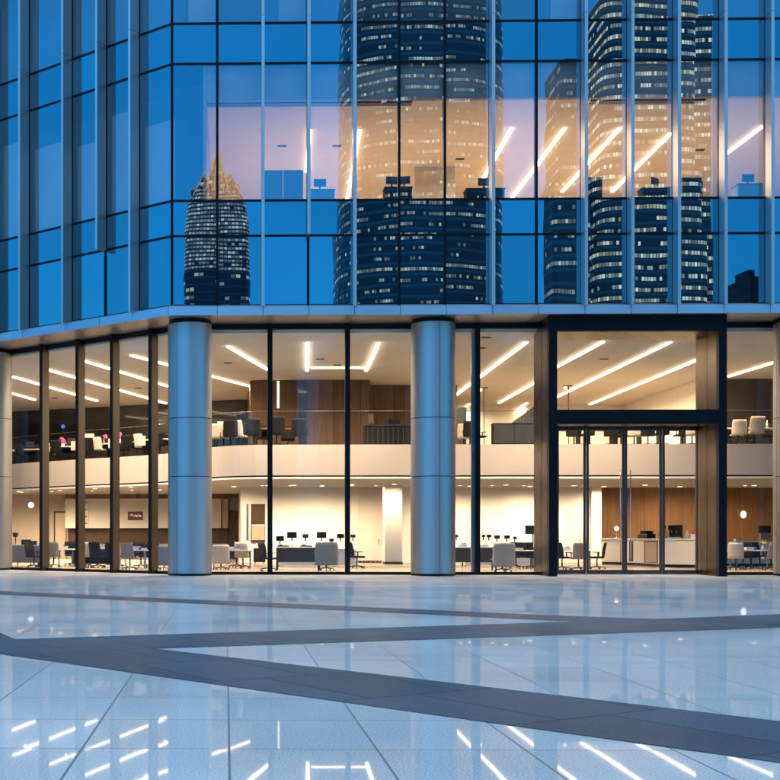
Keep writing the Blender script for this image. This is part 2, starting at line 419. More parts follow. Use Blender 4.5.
# fins: aluminium blades with open joints at the storey lines
joints = [ZT[1]-.02, ZT[4]+.06]
def fin(p, d, n, z0, z1):
    zs = [z0] + [j for j in joints if z0+.3 < j < z1] + [z1]
    mb = MB()
    a = p - d*.05
    for q0, q1 in zip(zs[:-1], zs[1:]):
        mb.prism([a+n*.46, a+d*.1+n*.46, a+d*.1+n*.032, a+n*.032], q0+(.012 if q0 > z0 else 0), q1)
    mb.prism([a+d*.02+n*.44, a+d*.08+n*.44, a+d*.08+n*.033, a+d*.02+n*.033], z0+.01, z1-.01)
    return mb.build('fin', ALU, B)
ZF = ZT[0]-.12
for k in (2, 3, 4, 7, 9, 10, 11, 12, 13, 15, 16, 18): fin(Vector((front_x[k], 0)), fd, fn, ZT[1]-.05 if k == 3 else ZF, ZTOP)
for k in range(1, len(wt)-1): fin(W(wt[k]), wdir, wout, ZT[1]-.05 if k == 2 else ZF, ZTOP)
# fascia: folded aluminium strip below the glass, one panel per bay, and its lip
def fascia(a, b, inset_a=.008, inset_b=.008):
    a = Vector((a[0], a[1])); b = Vector((b[0], b[1])); d = (b-a).normalized(); n = Vector((d.y, -d.x))
    a = a+d*inset_a; b = b-d*inset_b
    mb = MB(); i = 0
    prof = [(.0, ZT[0]+.0), (.12, ZT[0]-.06), (.30, ZT[0]-.10), (.30, ZS), (.22, ZS-.004), (.0, ZS+.03)]
    ring = lambda p: [((p+n*y).x, (p+n*y).y, z) for y, z in prof]
    A, Bq = ring(a), ring(b); N = len(prof)
    mb.v = A+Bq
    for k in range(N):
        j = (k+1) % N; mb.f.append((k, N+k, N+j, j)); mb.sm.append(False)
    mb.f.append(tuple(range(N))); mb.f.append(tuple(reversed(range(N, 2*N)))); mb.sm += [False, False]
    return mb.build('fascia_panel', FASCIA, B)
for k in range(len(front_x)-1): fascia((front_x[k]-(.10 if k == 0 else 0), 0), (front_x[k+1], 0))
for k in range(len(wt)-1): fascia(W(wt[k+1]), W(wt[k]-(.10 if k == 0 else 0)))
# soffit panels between fascia and lobby glass
for k in range(0, len(front_x)-1):
    x0, x1 = front_x[k], front_x[k+1]
    a0 = corner(-.21) if k == 0 else Vector((x0+.006, -.21)); a1 = corner(YG) if k == 0 else Vector((x0+.006, YG))
    mb = MB(); mb.prism([a0, (x1-.006, -.21), (x1-.006, YG), a1] if a1.x < x1 else [a0, (x1-.006, -.21), (x1-.006, .6)], ZS+.04, ZS+.07)
    mb.build('soffit_panel', SOFF, B)
for k in range(len(wt)-1):
    t0, t1 = wt[k], wt[k+1]
    a0 = corner(-.21) if k == 0 else W(t0+.006, -.21); a1 = corner(YG) if k == 0 else W(t0+.006, YG)
    mb = MB(); mb.prism([W(t1-.006, -.21), a0, a1, W(t1-.006, YG)], ZS+.04, ZS+.07); mb.build('soffit_panel', SOFF, B)
mb = MB(); mb.prism(plan(.2), ZS+.09, ZS+.25); mb.build('floor_slab', DARK, B)

# --- round columns with clad panels, open joints showing the dark core
def column(px, Yc, seam, rad=.735, d=0):
    x = x_at(px, Yc); c = (x, Yc, 0)
    col = MB(); col.lathe([(rad-.03, 0), (rad-.03, ZS+.04)], 48, c); core = col.build('column', DARK, B)
    zs = [.06, z_at(476, Yc-rad), z_at(417, Yc-rad), ZS-.10]
    for j in range(3):
        a0 = R(-90)+seam+j*2*math.pi/3+.009; a1 = a0+2*math.pi/3-.018
        for q in range(3):
            z0, z1 = zs[q]+.012, zs[q+1]-.012
            mb = MB(); mb.lathe([(rad, z0), (rad, z1)], 40, c, a0, a1)
            mb.lathe([(rad-.02, z0), (rad, z0)], 40, c, a0, a1, smooth=False); mb.lathe([(rad, z1), (rad-.02, z1)], 40, c, a0, a1, smooth=False)
            mb.build('cladding_panel', COLM, core)
    mb = MB(); mb.lathe([(rad-.02, .002), (rad+.004, .002), (rad+.004, .06), (rad-.02, .06)], 48, c, smooth=False); mb.build('base_ring', DARK, core)
    return core
column(190, 1.0, math.asin(-.55)); column(433, 1.0, math.asin(.13))
column(797.5, 1.0, math.asin(.6)); column(-7, 7.2, math.asin(.5))
wq = W(14.5, 1.0); 
# --- lobby glazing
def lobby_pane(a, b, z0, z1, m=LGLASS, name='lobby_pane', parent=None):
    mb = MB(); mb.quad((a[0], a[1], z0), (b[0], b[1], z0), (b[0], b[1], z1), (a[0], a[1], z1)); return mb.build(name, m, parent or B)
XPL, XPR = x_at(549, .1), x_at(727, .1)          # outer faces of the entrance portal
lm_px = [270, 347.5, 477.5]
lx = [x_at(p, YG-.05) for p in lm_px]
cg = corner(YG)
stops = [cg.x] + lx + [XPL]
for a, b in zip(stops[:-1], stops[1:]): lobby_pane((a, YG), (b, YG), .05, ZS+.03)
lobby_pane((XPR, YG), (XR, YG), .05, ZS+.03)
for i, x in enumerate(lx):
    mb = MB(); mb.span(x-.085, x+.085, YG-.10, YG+.05, 0.0, ZS+.03); q = mb.build('lobby_mullion', DARK, B)
    if i == 2:
        mb = MB(); mb.span(x-.19, x-.088, YG+.0, YG+.16, 0.05, HEADZ); mb.build('rail', STEEL, q)
wl_px = [38.5, 74.5, 109, 147.5]
for p in wl_px:
    t = wing_t(p+3.5, YG-.22)
    upright('lobby_mullion', W(t, YG), wdir, wout, .10, -.10, .24, 0.0, ZS+.03, MULB)
    f_ = upright('mullion_cap', W(t, YG), wdir, wout, .112, .243, .30, 0.0, ZS+.03, DARK)
wl_t = [cg and 0.344*YG] + [wing_t(p+3.5, YG-.22) for p in reversed(wl_px)] + [wing_t(-7, YG), wing_t(-50, YG), TL]
for a, b in zip(wl_t[:-1], wl_t[1:]): lobby_pane(W(b, YG), W(a, YG), .05, ZS+.03)
# head bar and sill
for (z0, z1, nm, dd) in ((HEADZ-.14, HEADZ, 'head_bar', .09), (0.0, .10, 'sill_bar', .07)):
    mb = MB(); mb.span(cg.x, XPL, YG-dd, YG+.06, z0, z1); mb.build(nm, DARK, B)
    mb = MB(); mb.span(XPR, XR, YG-dd, YG+.06, z0, z1); mb.build(nm, DARK, B)
    mb = MB(); mb.prism([W(TL, YG-dd), W(.344*YG, YG-dd), W(.344*YG, YG+.06), W(TL, YG+.06)], z0, z1); mb.build(nm, DARK, B)
# slim frame behind head
mb = MB(); mb.span(cg.x, XR, YG+.06, YG+.5, ZC-.05, ZC); mb.build('ceiling_trim', WHITE, B)

# --- entrance portal
YP, YD = .10, 1.95
zh = z_at(331, YP, 640); zt0, zt1 = z_at(424, YP, 640), z_at(409.5, YP, 640)
pl1, pr0 = x_at(557.3, YP), x_at(719, YP)
port = MB()
port.span(XPL, pl1, YP, YP+.22, 0, ZS+.03); port.span(pr0, XPR, YP, YP+.22, 0, ZS+.03)
port.span(pl1, pr0, YP, YP+.22, zh, ZS+.03); port.span(pl1, pr0, YP, YP+.22, zt0, zt1)
P_ = port.build('entrance_portal', NAVY, B)
for (x0, x1) in ((XPL+.01, pl1-.01), (pr0+.01, XPR-.01)):
    for (y0, y1) in ((YP+.225, 1.08), (1.12, YD+.1)):
        mb = MB(); mb.span(x0, x1, y0, y1, .01, ZS+.02); mb.build('reveal_panel', BRONZE, P_)
    mb = MB(); mb.span(x0+.02, x1-.02, 1.081, 1.119, .01, ZS+.02); mb.build('reveal_joint', DARK, P_)
mb = MB(); mb.span(pl1, pr0, YP+.225, YD, zh+.02, zh+.06); mb.build('reveal_soffit', BRONZE, P_)
mb = MB(); mb.span(pl1, pr0, YP+.225, YD, zt0+.06, zt1-.12); mb.build('canopy', BRONZE, P_)
lobby_pane((pl1, YD), (pr0, YD), zt1-.05, zh+.02, name='transom_pane', parent=P_)
zdh = z_at(428, YD, 640)
mb = MB(); mb.span(pl1, pr0, YD-.06, YD+.08, zdh, zdh+.16); mb.build('door_head', DARK, P_)
mb = MB(); mb.span(pl1, pr0, YD-.01, YD+.03, zdh+.16, zt0+.06); mb.build('head_panel', CREAM, P_)
mb = MB(); mb.span(pl1, pr0, YD-.06, YD+.08, zt1-.12, zt1-.02); mb.build('transom_sill', DARK, P_)
# right slim bronze panel beside the doors
xd = [x_at(p, YD) for p in (556.5, 586, 624.5, 662, 699)]
mb = MB(); mb.span(xd[4]+.01, pr0-.01, YD-.03, YD+.1, .01, zdh); mb.build('side_panel', BRONZE, P_)
FR = mat('door_frame', (.045, .046, .05), .35, .3, .1)
def leaf(x0, x1, handle=None, name='door'):
    fr = MB(); w = .075; z1 = zdh
    fr.span(x0, x0+w, YD-.03, YD+.03, .02, z1); fr.span(x1-w, x1, YD-.03, YD+.03, .02, z1)
    fr.span(x0+w, x1-w, YD-.03, YD+.03, .02, .16); fr.span(x0+w, x1-w, YD-.03, YD+.03, z1-.09, z1)
    d = fr.build(name, FR, B)
    lobby_pane((x0+w, YD), (x1-w, YD), .16, z1-.09, name='door_pane', parent=d)
    if handle is not None:
        zt, zb = z_at(470, YD, 624), z_at(562, YD, 624); xh = handle
        mb = MB(); mb.tube((xh, YD-.11, zb), (xh, YD-.11, zt), .019, 10)
        mb.tube((xh, YD-.11, zb+.2), (xh, YD-.03, zb+.2), .012); mb.tube((xh, YD-.11, zt-.2), (xh, YD-.03, zt-.2), .012)
        mb.build('handle', STEEL, d)
leaf(xd[0], xd[1]-.012, name='side_light'); leaf(xd[1]+.012, xd[2]-.008, xd[2]-.17)
leaf(xd[2]+.008, xd[3]-.012, xd[2]+.17); leaf(xd[3]+.012, xd[4], name='side_light')
mb = MB(); mb.span(pl1, pr0, YD-.25, YD+.2, .002, .012); mb.build('threshold', STEEL, B)

# --- lobby interior shell
mb = MB(); mb.prism(plan(YG+.02), .006, .02); mb.build('lobby_floor', IFLOOR, B)
mb = MB(); mb.prism(plan(YG+.06), ZC, ZC+.1); mb.build('lobby_ceiling', CEIL, B)
# mezzanine edge: curved on the left, straight to the right
edge_px = [(-60, 470.5), (13, 464), (36, 462.2), (60, 460.8), (90, 458.6), (118, 457.2), (145, 455.4), (168, 453.6), (190, 450.8), (212, 447.2), (230, 445.7), (255, 444.9)]
edge = []
for px, py in edge_px:
    p = on_z(px, py, ZM1); edge.append(Vector((p.x, p.y)))
# smooth the curve
def smooth(ps, n=3):
    for _ in range(n):
        q = [ps[0]]
        for a, b in zip(ps[:-1], ps[1:]): q += [a*.75+b*.25, a*.25+b*.75]
        ps = q+[ps[-1]]
    return ps
edge.append(Vector((edge[-1].x+2, on_z(300, 444.7, ZM1).y))); edge.append(Vector((XR-.02, on_z(300, 444.7, ZM1).y)))
e_s = smooth(edge[:-2], 2) + edge[-2:]
YM = edge[-1].y
poly = [tuple(p) for p in e_s] + [(XR-.02, YB-.1), (e_s[0].x, YB-.1)]
mb = MB(); mb.prism(poly, ZM0+.09, ZM1); MZ = mb.build('mezzanine', BAND, B)
inner = [tuple(Vector(p)+Vector((.02, .10))) for p in e_s] + [(XR-.02, YB-.1), (e_s[0].x+.02, YB-.1)]
mb = MB(); mb.prism(inner, ZM0+.03, ZM0+.088); mb.build('shadow_gap', DARK, MZ)
inner2 = [tuple(Vector(p)+Vector((.02, .02))) for p in e_s] + [(XR-.02, YB-.1), (e_s[0].x+.02, YB-.1)]
mb = MB(); mb.prism(inner2, ZM0-.05, ZM0+.029); mb.build('mezzanine_ceiling', CEIL, MZ)
mfl = [tuple(Vector(p)+Vector((.1, .12))) for p in e_s] + [(XR-.05, YB-.2), (e_s[0].x+.1, YB-.2)]
mb = MB(); mb.prism(mfl, ZM1+.002, ZM1+.012); mb.build('mezzanine_carpet', mat('pale_carpet', (.50, .43, .35), .85, 0, .1), MZ)
rail = MB(); cap = MB()
for a, b in zip(e_s[:-1], e_s[1:]):
    o_ = Vector((.05, .12)); a2, b2 = a+o_, b+o_
    rail.quad((a2.x, a2.y, ZM1), (b2.x, b2.y, ZM1), (b2.x, b2.y, ZM1+1.35), (a2.x, a2.y, ZM1+1.35))
rb = rail.build('glass_balustrade', RGLASS, MZ)
for a, b in zip(e_s[:-1], e_s[1:]):
    o_ = Vector((.05, .12)); cap.tube((*(a+o_), ZM1+1.36), (*(b+o_), ZM1+1.36), .014, 6)
cap.build('handrail', MULB, rb)

def iwall(name, a, b, z0, z1, m, th=.12):
    mb = MB(); mb.wall(a, b, z0, z1, th); return mb.build(name, m, B)
# ground floor back walls
YW = 18.0
zc0 = ZM0-.055
iwall('interior_wall', (x_at(243, YW), YW), (x_at(592, YW), YW), .02, zc0, WHITE)
iwall('interior_wall', (x_at(592, YW)+.02, YW+.6), (XR-.05, YW+.6), .02, zc0, OAK)
iwall('interior_wall', (x_at(243, YW)-.0, YW+.13), (x_at(243, YW), YB-.4), .02, zc0, WHITE, .12)
mb = MB(); mb.span(x_at(590, YW), x_at(600, YW), YW-.25, YW-.01, .02, zc0); mb.build('wall_pier', WHITE, B)
mb = MB(); mb.span(x_at(385, 15), x_at(402, 15), 15, 15.7, .02, zc0); mb.build('interior_column', WHITE, B)
mb = MB(); mb.span(x_at(384.5, 15)-.01, x_at(402.5, 15)+.01, 14.98, 15.72, .021, .14); mb.build('skirting', BROWN, B)
mb = MB(); mb.span(x_at(358, YW), x_at(384, YW), YW-.02, YW-.002, .02, .13); mb.build('skirting', BROWN, B)
# kitchen end wall, far left
YK = 27.0
iwall('interior_wall', (-19, YK+.6), (x_at(243, YK), YK+.6), .02, zc0, TILEW)
mb = MB(); mb.span(x_at(54, YK+.5), x_at(66, YK+.5), YK+.45, YK+.59, .02, z_at(511, YK)); q = mb.build('door_surround', BROWN, B)
mb = MB(); mb.span(x_at(55.5, YK+.5), x_at(66, YK+.5), YK+.40, YK+.445, .02, z_at(512.5, YK)); mb.build('door_leaf', TILEW, q)
mb = MB(); mb.span(x_at(65.5, YK), x_at(170, YK), YK-.1, YK+.45, z_at(528, YK), z_at(498.5, YK)); mb.build('wall_cupboard', CREAM, B)
mb = MB(); mb.span(x_at(170.5, YK), x_at(221, YK), YK-.1, YK+.45, z_at(528, YK), z_at(498.5, YK)); mb.build('wall_cupboard', CREAM, B)
mb = MB(); mb.span(x_at(222, YK), x_at(228, YK), YK+.1, YK+.45, z_at(528, YK), z_at(498.5, YK)); mb.build('wall_cupboard', TILEW, B)
mb = MB(); mb.span(x_at(65.5, YK), x_at(240, YK), YK-.12, YK+.46, z_at(498.3, YK), z_at(493.5, YK)); mb.build('bulkhead', BROWN, B)
mb = MB(); mb.span(x_at(67, YK), x_at(229, YK), YK+.46, YK+.595, .9, z_at(528, YK)); mb.build('splashback', BROWN, B)
mb = MB(); mb.span(x_at(229.5, YK), x_at(242, YK), YK+.3, YK+.595, .02, z_at(511, YK)); mb.build('wall_cupboard', BROWN, B)
mb = MB(); mb.span(x_at(83, YK), x_at(88.5, YK), YK-.16, YK-.105, z_at(527, YK), z_at(499, YK)); q = mb.build('shelf_strip', WHITE, B)
for i in range(4):
    z = z_at(503+i*7, YK); mb = MB(); mb.span(x_at(83, YK), x_at(87.5, YK), YK-.19, YK-.161, z, z+.05); mb.build('shelf_edge', BLACK, q)
# tall recess with shelves in the white wall, and a door
mb = MB(); mb.span(x_at(251, YW), x_at(265, YW), YW-.08, YW-.003, 1.0, z_at(504, YW)); q = mb.build('wall_niche', BROWN, B)
mb = MB(); mb.span(x_at(251.5, YW), x_at(264.5, YW), YW-.10, YW-.081, z_at(526, YW), z_at(524.6, YW)); mb.build('shelf', CREAM, q)
mb = MB(); mb.span(x_at(251.5, YW), x_at(264.5, YW), YW-.10, YW-.081, z_at(540, YW), z_at(526.4, YW)); mb.build('shelf_back', TILEW, q)
mb = MB(); mb.span(x_at(246.4, YW), x_at(248.4, YW), YW-.06, YW-.003, 1.1, z_at(504, YW)); mb.build('door_handle_bar', STEEL, B)
def wdoor(pa, pb, py, m=CREAM):
    x0, x1, z1 = x_at(pa, YW), x_at(pb, YW), z_at(py, YW)
    mb = MB(); mb.span(x0-.05, x0, YW-.03, YW-.003, .02, z1+.05); mb.span(x1, x1+.05, YW-.03, YW-.003, .02, z1+.05); mb.span(x0, x1, YW-.03, YW-.003, z1, z1+.05)
    q = mb.build('interior_door', WHITE, B)
    mb = MB(); mb.span(x0+.01, x1-.01, YW-.02, YW-.004, .03, z1-.01); mb.build('door_leaf', m, q)
    mb = MB(); mb.span(x1-.16, x1-.13, YW-.05, YW-.021, .9, 1.15); mb.build('door_handle', STEEL, q)
wdoor(358, 381.5, 489.5); wdoor(567, 583, 511)
# mezzanine back walls
zmf = ZM1+.014
ywd = on_z(300, 380, ZC).y; yw2 = on_z(390, 385, ZC).y
iwall('mezzanine_wall', (x_at(253, ywd), ywd), (x_at(370, ywd), ywd), zmf, ZC-.004, WOOD)
iwall('mezzanine_wall', (x_at(370, yw2), yw2), (x_at(455, yw2), yw2), zmf, ZC-.004, WOOD)
iwall('mezzanine_wall', (x_at(253, ywd), ywd+.13), (x_at(253, ywd), 24.4), zmf, ZC-.004, WOOD, .12)
iwall('mezzanine_wall', (x_at(455, yw2), yw2+.13), (x_at(455, yw2), 24.4), zmf, ZC-.004, WOOD, -.12)
iwall('mezzanine_wall', (-19, 31.0), (0.5, 22.0), zmf, ZC-.004, DWALL, .12)
iwall('mezzanine_wall', (.5, 22.0), (x_at(253, ywd), 22.0), zmf, ZC-.004, DWALL, .12)
iwall('mezzanine_wall', (x_at(455, yw2), 25.0), (21.2, 25.0), zmf, ZC-.004, CREAM)
iwall('mezzanine_wall', (21.0, ywd+.0), (21.2, 25.0), zmf, ZC-.004, CREAM, -.12)
iwall('mezzanine_wall', (21.1, ywd), (XR-.05, ywd), zmf, ZC-.004, DWALL)
mb = MB(); mb.span(x_at(268.8, ywd), x_at(278.5, ywd)-.25, ywd-.03, ywd-.003, z_at(432, ywd), z_at(380, ywd)); 
mb = MB(); mb.span(x_at(277.2, ywd), x_at(279.2, ywd), ywd-.05, ywd-.003, z_at(408, ywd), z_at(381, ywd)); mb.build('wall_light_slot', emit('slot_light', (1, .8, .5), 3.0), B)
for i, px in enumerate((302,)):
    mb = MB(); mb.span(x_at(298, ywd), x_at(307, ywd), ywd-.04, ywd-.003, zmf, ZC-.02); mb.build('wall_recess', DWALL, B)
# upper floors
ZU = ZT[2]-.15; ZUC = z_at(96, .4)
XU = x_at(207, .6)
mb = MB(); mb.prism(plan(.2), ZU-.5, ZU); mb.build('floor_slab', mat('carpet', (.52, .44, .35), .9), B)
mb = MB(); mb.prism([(XU, .35), (XR, .35), (XR, YB), (XU, YB)], ZUC, ZUC+.12); mb.build('office_ceiling', CEIL, B)
mb = MB(); mb.span(XU, XR, .16, .34, ZUC-.20, ZT[3]+.05); mb.build('bulkhead', BLIND, B)
mb = MB(); mb.span(XU, x_at(411, 1.2), .9, 1.2, ZUC-.05, ZUC-.003); mb.build('ceiling_slot', DARK, B)
mb = MB(); mb.span(x_at(580, 1.2), x_at(702, 1.2), .9, 1.2, ZUC-.05, ZUC-.003); mb.build('ceiling_slot', DARK, B)
mb = MB(); mb.prism(plan(.2), ZT[3]+.1, ZT[4]-.1); mb.build('floor_slab', DARK, B)
mb = MB(); mb.prism(plan(-.02), ZTOP, ZTOP+.4); mb.build('light_block_cap', DARK, B)  # unseen cap over the cut-off storeys, added to block light from above
iwall('office_wall', (XU, 14), (x_at(415, 14), 14), ZU, ZUC-.003, CREAM)
iwall('office_wall', (x_at(415, 8), 8), (x_at(455, 8), 8), ZU, ZUC-.003, mat('pale_partition', (.5, .47, .42), .5))
iwall('office_wall', (x_at(455, 14), 14), (XR-.1, 14), ZU, ZUC-.003, CREAM)
mb = MB(); mb.span(XU-.12, XU-.01, .2, 14.1, ZU, ZT[3]+.1); mb.build('office_wall', BLIND, B)
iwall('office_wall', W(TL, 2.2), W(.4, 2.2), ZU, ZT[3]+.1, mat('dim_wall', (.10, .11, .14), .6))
iwall('office_wall', (X0-.3, 2.4), (XU-.13, 2.4), ZU, ZT[3]+.1, MATS['dim_wall'])
iwall('office_wall', (X0-.3, 1.2), (XR, 1.2), ZT[4], ZTOP, MATS['dim_wall'])
iwall('office_wall', W(TL, 1.2), W(.4, 1.2), ZT[4], ZTOP, MATS['dim_wall'])
# roller blinds at different heights behind the angled wing and in the storey above
def blind(a, b, z0, z1):
    a = Vector(a); b = Vector(b); d = (b-a).normalized()
    mb = MB(); mb.wall(a+d*.08, b-d*.08, z0, z1, .01); mb.build('roller_blind', BLIND, B)
for k, h in ((0, .62), (1, .78), (2, .62), (3, .7), (4, .8), (5, .66)):
    blind(W(wt[k+1], .25), W(wt[k], .25), ZT[2]+.03, ZT[2]+(ZT[3]-ZT[2])*h)
for k in (0, 2, 8): blind((front_x[k]+.45, .25), (front_x[k+1], .25), ZT[4]+.05, ZTOP-.3)
# closing walls
mb = MB(); mb.wall((XR, 34.2), (XR, .02), 0, ZTOP, .2); mb.build('end_wall', DARK, B)
e0 = W(TL); mb = MB(); mb.wall((e0.x, 34.2), (XR+.2, 34.2), 0, ZTOP, .2); mb.build('rear_wall', DARK, B)
mb = MB(); mb.wall((e0.x, e0.y), (e0.x, 34.2), 0, ZTOP, .2); mb.build('end_wall', DARK, B)

# ------------------------------------------------------------------ lights that hang in the rooms
WARM = (1, .755, .50)
def lamp(o, loc, watt, cone=165, up=False):
    """the light the fixture throws into the room"""
    l = bpy.data.lights.new('lamp', 'SPOT'); l.energy = watt; l.color = (1, .79, .56) if up else WARM; l.spot_size = R(cone); l.spot_blend = 1; l.shadow_soft_size = 0
    q = bpy.data.objects.new('lamp', l); COL.objects.link(q); q.parent = o; q.location = loc
def strip(a, b, Z, label, m, group, w=.13, power=440):
    p = on_z(a[0], a[1], Z-.05); q = on_z(b[0], b[1], Z-.05)
    d = q-p; L = d.length; rz = math.atan2(d.y, d.x); c = (p+q)/2
    o = thing('strip_light', label, 'ceiling light', group, (c.x, c.y, Z), rz)
    mb = MB(); mb.span(-L/2-.02, L/2+.02, -w/2-.02, w/2+.02, -.022, -.002); mb.build('housing', WHITE, o)
    mb = MB(); mb.span(-L/2, L/2, -w/2, w/2, -.07, -.023); mb.build('diffuser', m, o)
    n = max(2, round(L/.8))
    for k in range(n): lamp(o, ((k+.5)/n*L-L/2, 0, -.09), power*L/n*(.62 if m is STRIPU else 1), up=m is STRIPU)
GL = 'long strip lights on the lobby ceiling'
for a, b, lab in [
    ((13, 377), (97, 401), 'longest slanting strip light on the lobby ceiling behind the far left panes'),
    ((8, 392.5), (35, 400), 'short strip light lowest on the ceiling in the leftmost pane'),
    ((44, 369), (166, 403.5), 'strip light on the lobby ceiling behind the second to fourth panes of the wing'),
    ((80, 360), (168, 386.5), 'strip light on the lobby ceiling ending behind the left edge of the left round column'),
    ((131, 355.5), (252, 387), 'strip light passing behind the left round column to the walnut wall'),
    ((228, 346.5), (268, 370), 'slanting strip light highest in the pane right of the left round column'),
    ((307.4, 343), (307, 371), 'strip light pointing straight away from the glass above the walnut wall'),
    ((378.5, 343), (366, 371), 'strip light leaning left just left of the right round column'),
    ((526, 342.5), (452, 398), 'long strip light right of the right round column crossing its slim mullion'),
    ((540, 380), (499, 403), 'middle strip light of the bay between right round column and entrance portal'),
    ((603, 342), (554, 368.5), 'short strip light in upper left of the glass over the doors'),
    ((670, 342.5), (556, 397.5), 'longest strip light crossing the glass over the entrance doors'),
    ((700, 359), (590, 404.5), 'lower strip light over the entrance doors ending at the bronze reveal'),
    ((776, 362), (729, 376.5), 'strip light in the narrow bay right of the entrance portal'),
    ]: strip(a, b, ZC, lab, STRIP, GL)
p0 = on_z(311, 367.5, ZC); p1 = on_z(366, 367.5, ZC)
strip((311, 368), (366, 368), ZC, 'thin crosswise strip light between two lengthwise ones above the walnut wall', STRIP, GL, .07)
# strips deeper in, seen below the ceiling edge
strip((527, 403.5), (507, 414), ZC, 'short lowest strip light in front of the grey slatted booth', STRIP, GL, .10, 120)
strip((470, 404), (455, 414.5), ZC, 'small strip light beside the right edge of the right round column', STRIP, GL, .08)
GU = 'strip lights on the upper office ceiling'
for a, b, lab in [
    ((310, 130), (306.5, 172), 'upper floor strip light hidden behind the third bright fin from the left'),
    ((360, 130), (347, 200), 'upper floor strip light almost upright beside the fourth fin'),
    ((512, 128), (480, 184), 'upper floor strip light slanting left at the fin right of the large reflected tower'),
    ((565, 128), (512, 198), 'long upper floor strip light crossing a plain mullion between the reflected towers'),
    ((620, 128), (562, 192), 'upper floor strip light at the left edge of the spired tower reflection'),
    ((671, 133), (612, 192), 'upper floor strip light in the middle of the spired tower reflection'),
    ((763, 126), (722, 157), 'rightmost upper floor strip light by the edge of the facade'),
    ]: strip(a, b, ZUC, lab, STRIPU, GU)
GD = 'round downlights under the mezzanine'
def downlight(px, py, lab, r=.11, watt=450):
    p = on_z(px, py, ZM0-.05)
    o = thing('downlight', lab, 'ceiling light', GD, (p.x, p.y, ZM0-.05))
    mb = MB(); mb.lathe([(r, -.004), (r+.03, -.006), (r+.035, -.001)], 20); mb.build('trim_ring', WHITE, o)
    mb = MB(); mb.lathe([(.001, -.012), (r, -.010), (r, -.002)], 20); mb.build('lens', DOWN, o)
    lamp(o, (0, 0, -.03), watt, 172)
for px, py, lab in [
    (19, 491.6, 'downlight under the mezzanine in the leftmost pane'), (60, 490.4, 'downlight under the mezzanine in second pane from left'),
    (95, 488.6, 'downlight under the mezzanine in third pane from left'), (131, 487.0, 'downlight under the mezzanine above the dark wall sign'),
    (234, 486.5, 'downlight under the mezzanine just right of the left round column'), (268, 485.5, 'downlight under the mezzanine hidden at the first front mullion'),
    (294, 485.2, 'downlight under the mezzanine over the slate fronted desk'), (322, 486, 'downlight under the mezzanine over the blue grey chair'), (352, 484.5, 'downlight under the mezzanine beside the second front mullion'),
    (394, 484.2, 'downlight under the mezzanine over the white square column'), (470, 486, 'downlight under the mezzanine right of the right round column'),
    (506, 484.8, 'downlight under the mezzanine over the pale chair by the portal'), (530, 486.3, 'downlight under the mezzanine beside the portal'),
    (574, 485.6, 'downlight under the mezzanine behind the left side light'), (604, 486.5, 'downlight under the mezzanine behind the left door leaf'),
    (645, 485, 'downlight under the mezzanine behind the right door leaf'), (680, 486.5, 'downlight under the mezzanine behind the right side light'),
    (754, 485.5, 'downlight under the mezzanine in the bay right of the portal')]: downlight(px, py, lab)
for k, px in enumerate((262, 290, 322, 352, 376, 415, 460, 492, 524, 556, 584, 622, 660, 700, 745)):  # added lamps, a hidden second row that evens the light on the rear wall
    downlight(px, 485.6, 'downlight added in a back row under the mezzanine to brighten the rear wall', .07, 270)
for k, px in enumerate((22, 52, 92, 132, 160)):  # more added lamps, put in to lift the dim left end
    downlight(px, 492.6-.018*px, 'downlight added in a back row under the mezzanine to brighten the cream cupboards', .07, 1900)

def vent(px, py, Z, lab):
    p = on_z(px, py, Z-.01); o = thing('ceiling_vent', lab, 'vent', 'small dark vents in the ceilings', (p.x, p.y, Z))
    mb = MB(); mb.span(-.17, .17, -.09, .09, -.012, -.002); mb.build('frame', C_GREY, o)
    mb = MB()
    for k in range(4): mb.box((0, -.06+.04*k, -.02), (.15, .012, .006))
    mb.build('louvre', BLACK, o)
for px, py, lab in [(228, 363, 'vent between two strip lights right of the left round column'), (320, 359, 'vent right of the upright strip light above the walnut wall'), (337, 365, 'vent above the thin crosswise strip light'), (486, 337.5, 'vent high in the bay right of the slim mullion'), (481, 348, 'lower vent beside the slim mullion'), (604, 359, 'vent over the entrance doors between strip lights'), (138, 388, 'vent in the ceiling of the fourth wing pane'), (55, 398, 'vent in the ceiling of the second wing pane')]: vent(px, py, ZC, lab)
for px, py, lab in [(282, 146, 'vent in the upper office ceiling near the second fin'), (337, 146, 'vent in the upper office ceiling left of the fourth fin'), (460, 159, 'vent in the upper office ceiling inside the large tower reflection'), (700, 150, 'vent in the upper office ceiling right of the spired tower')]: vent(px, py, ZUC, lab)

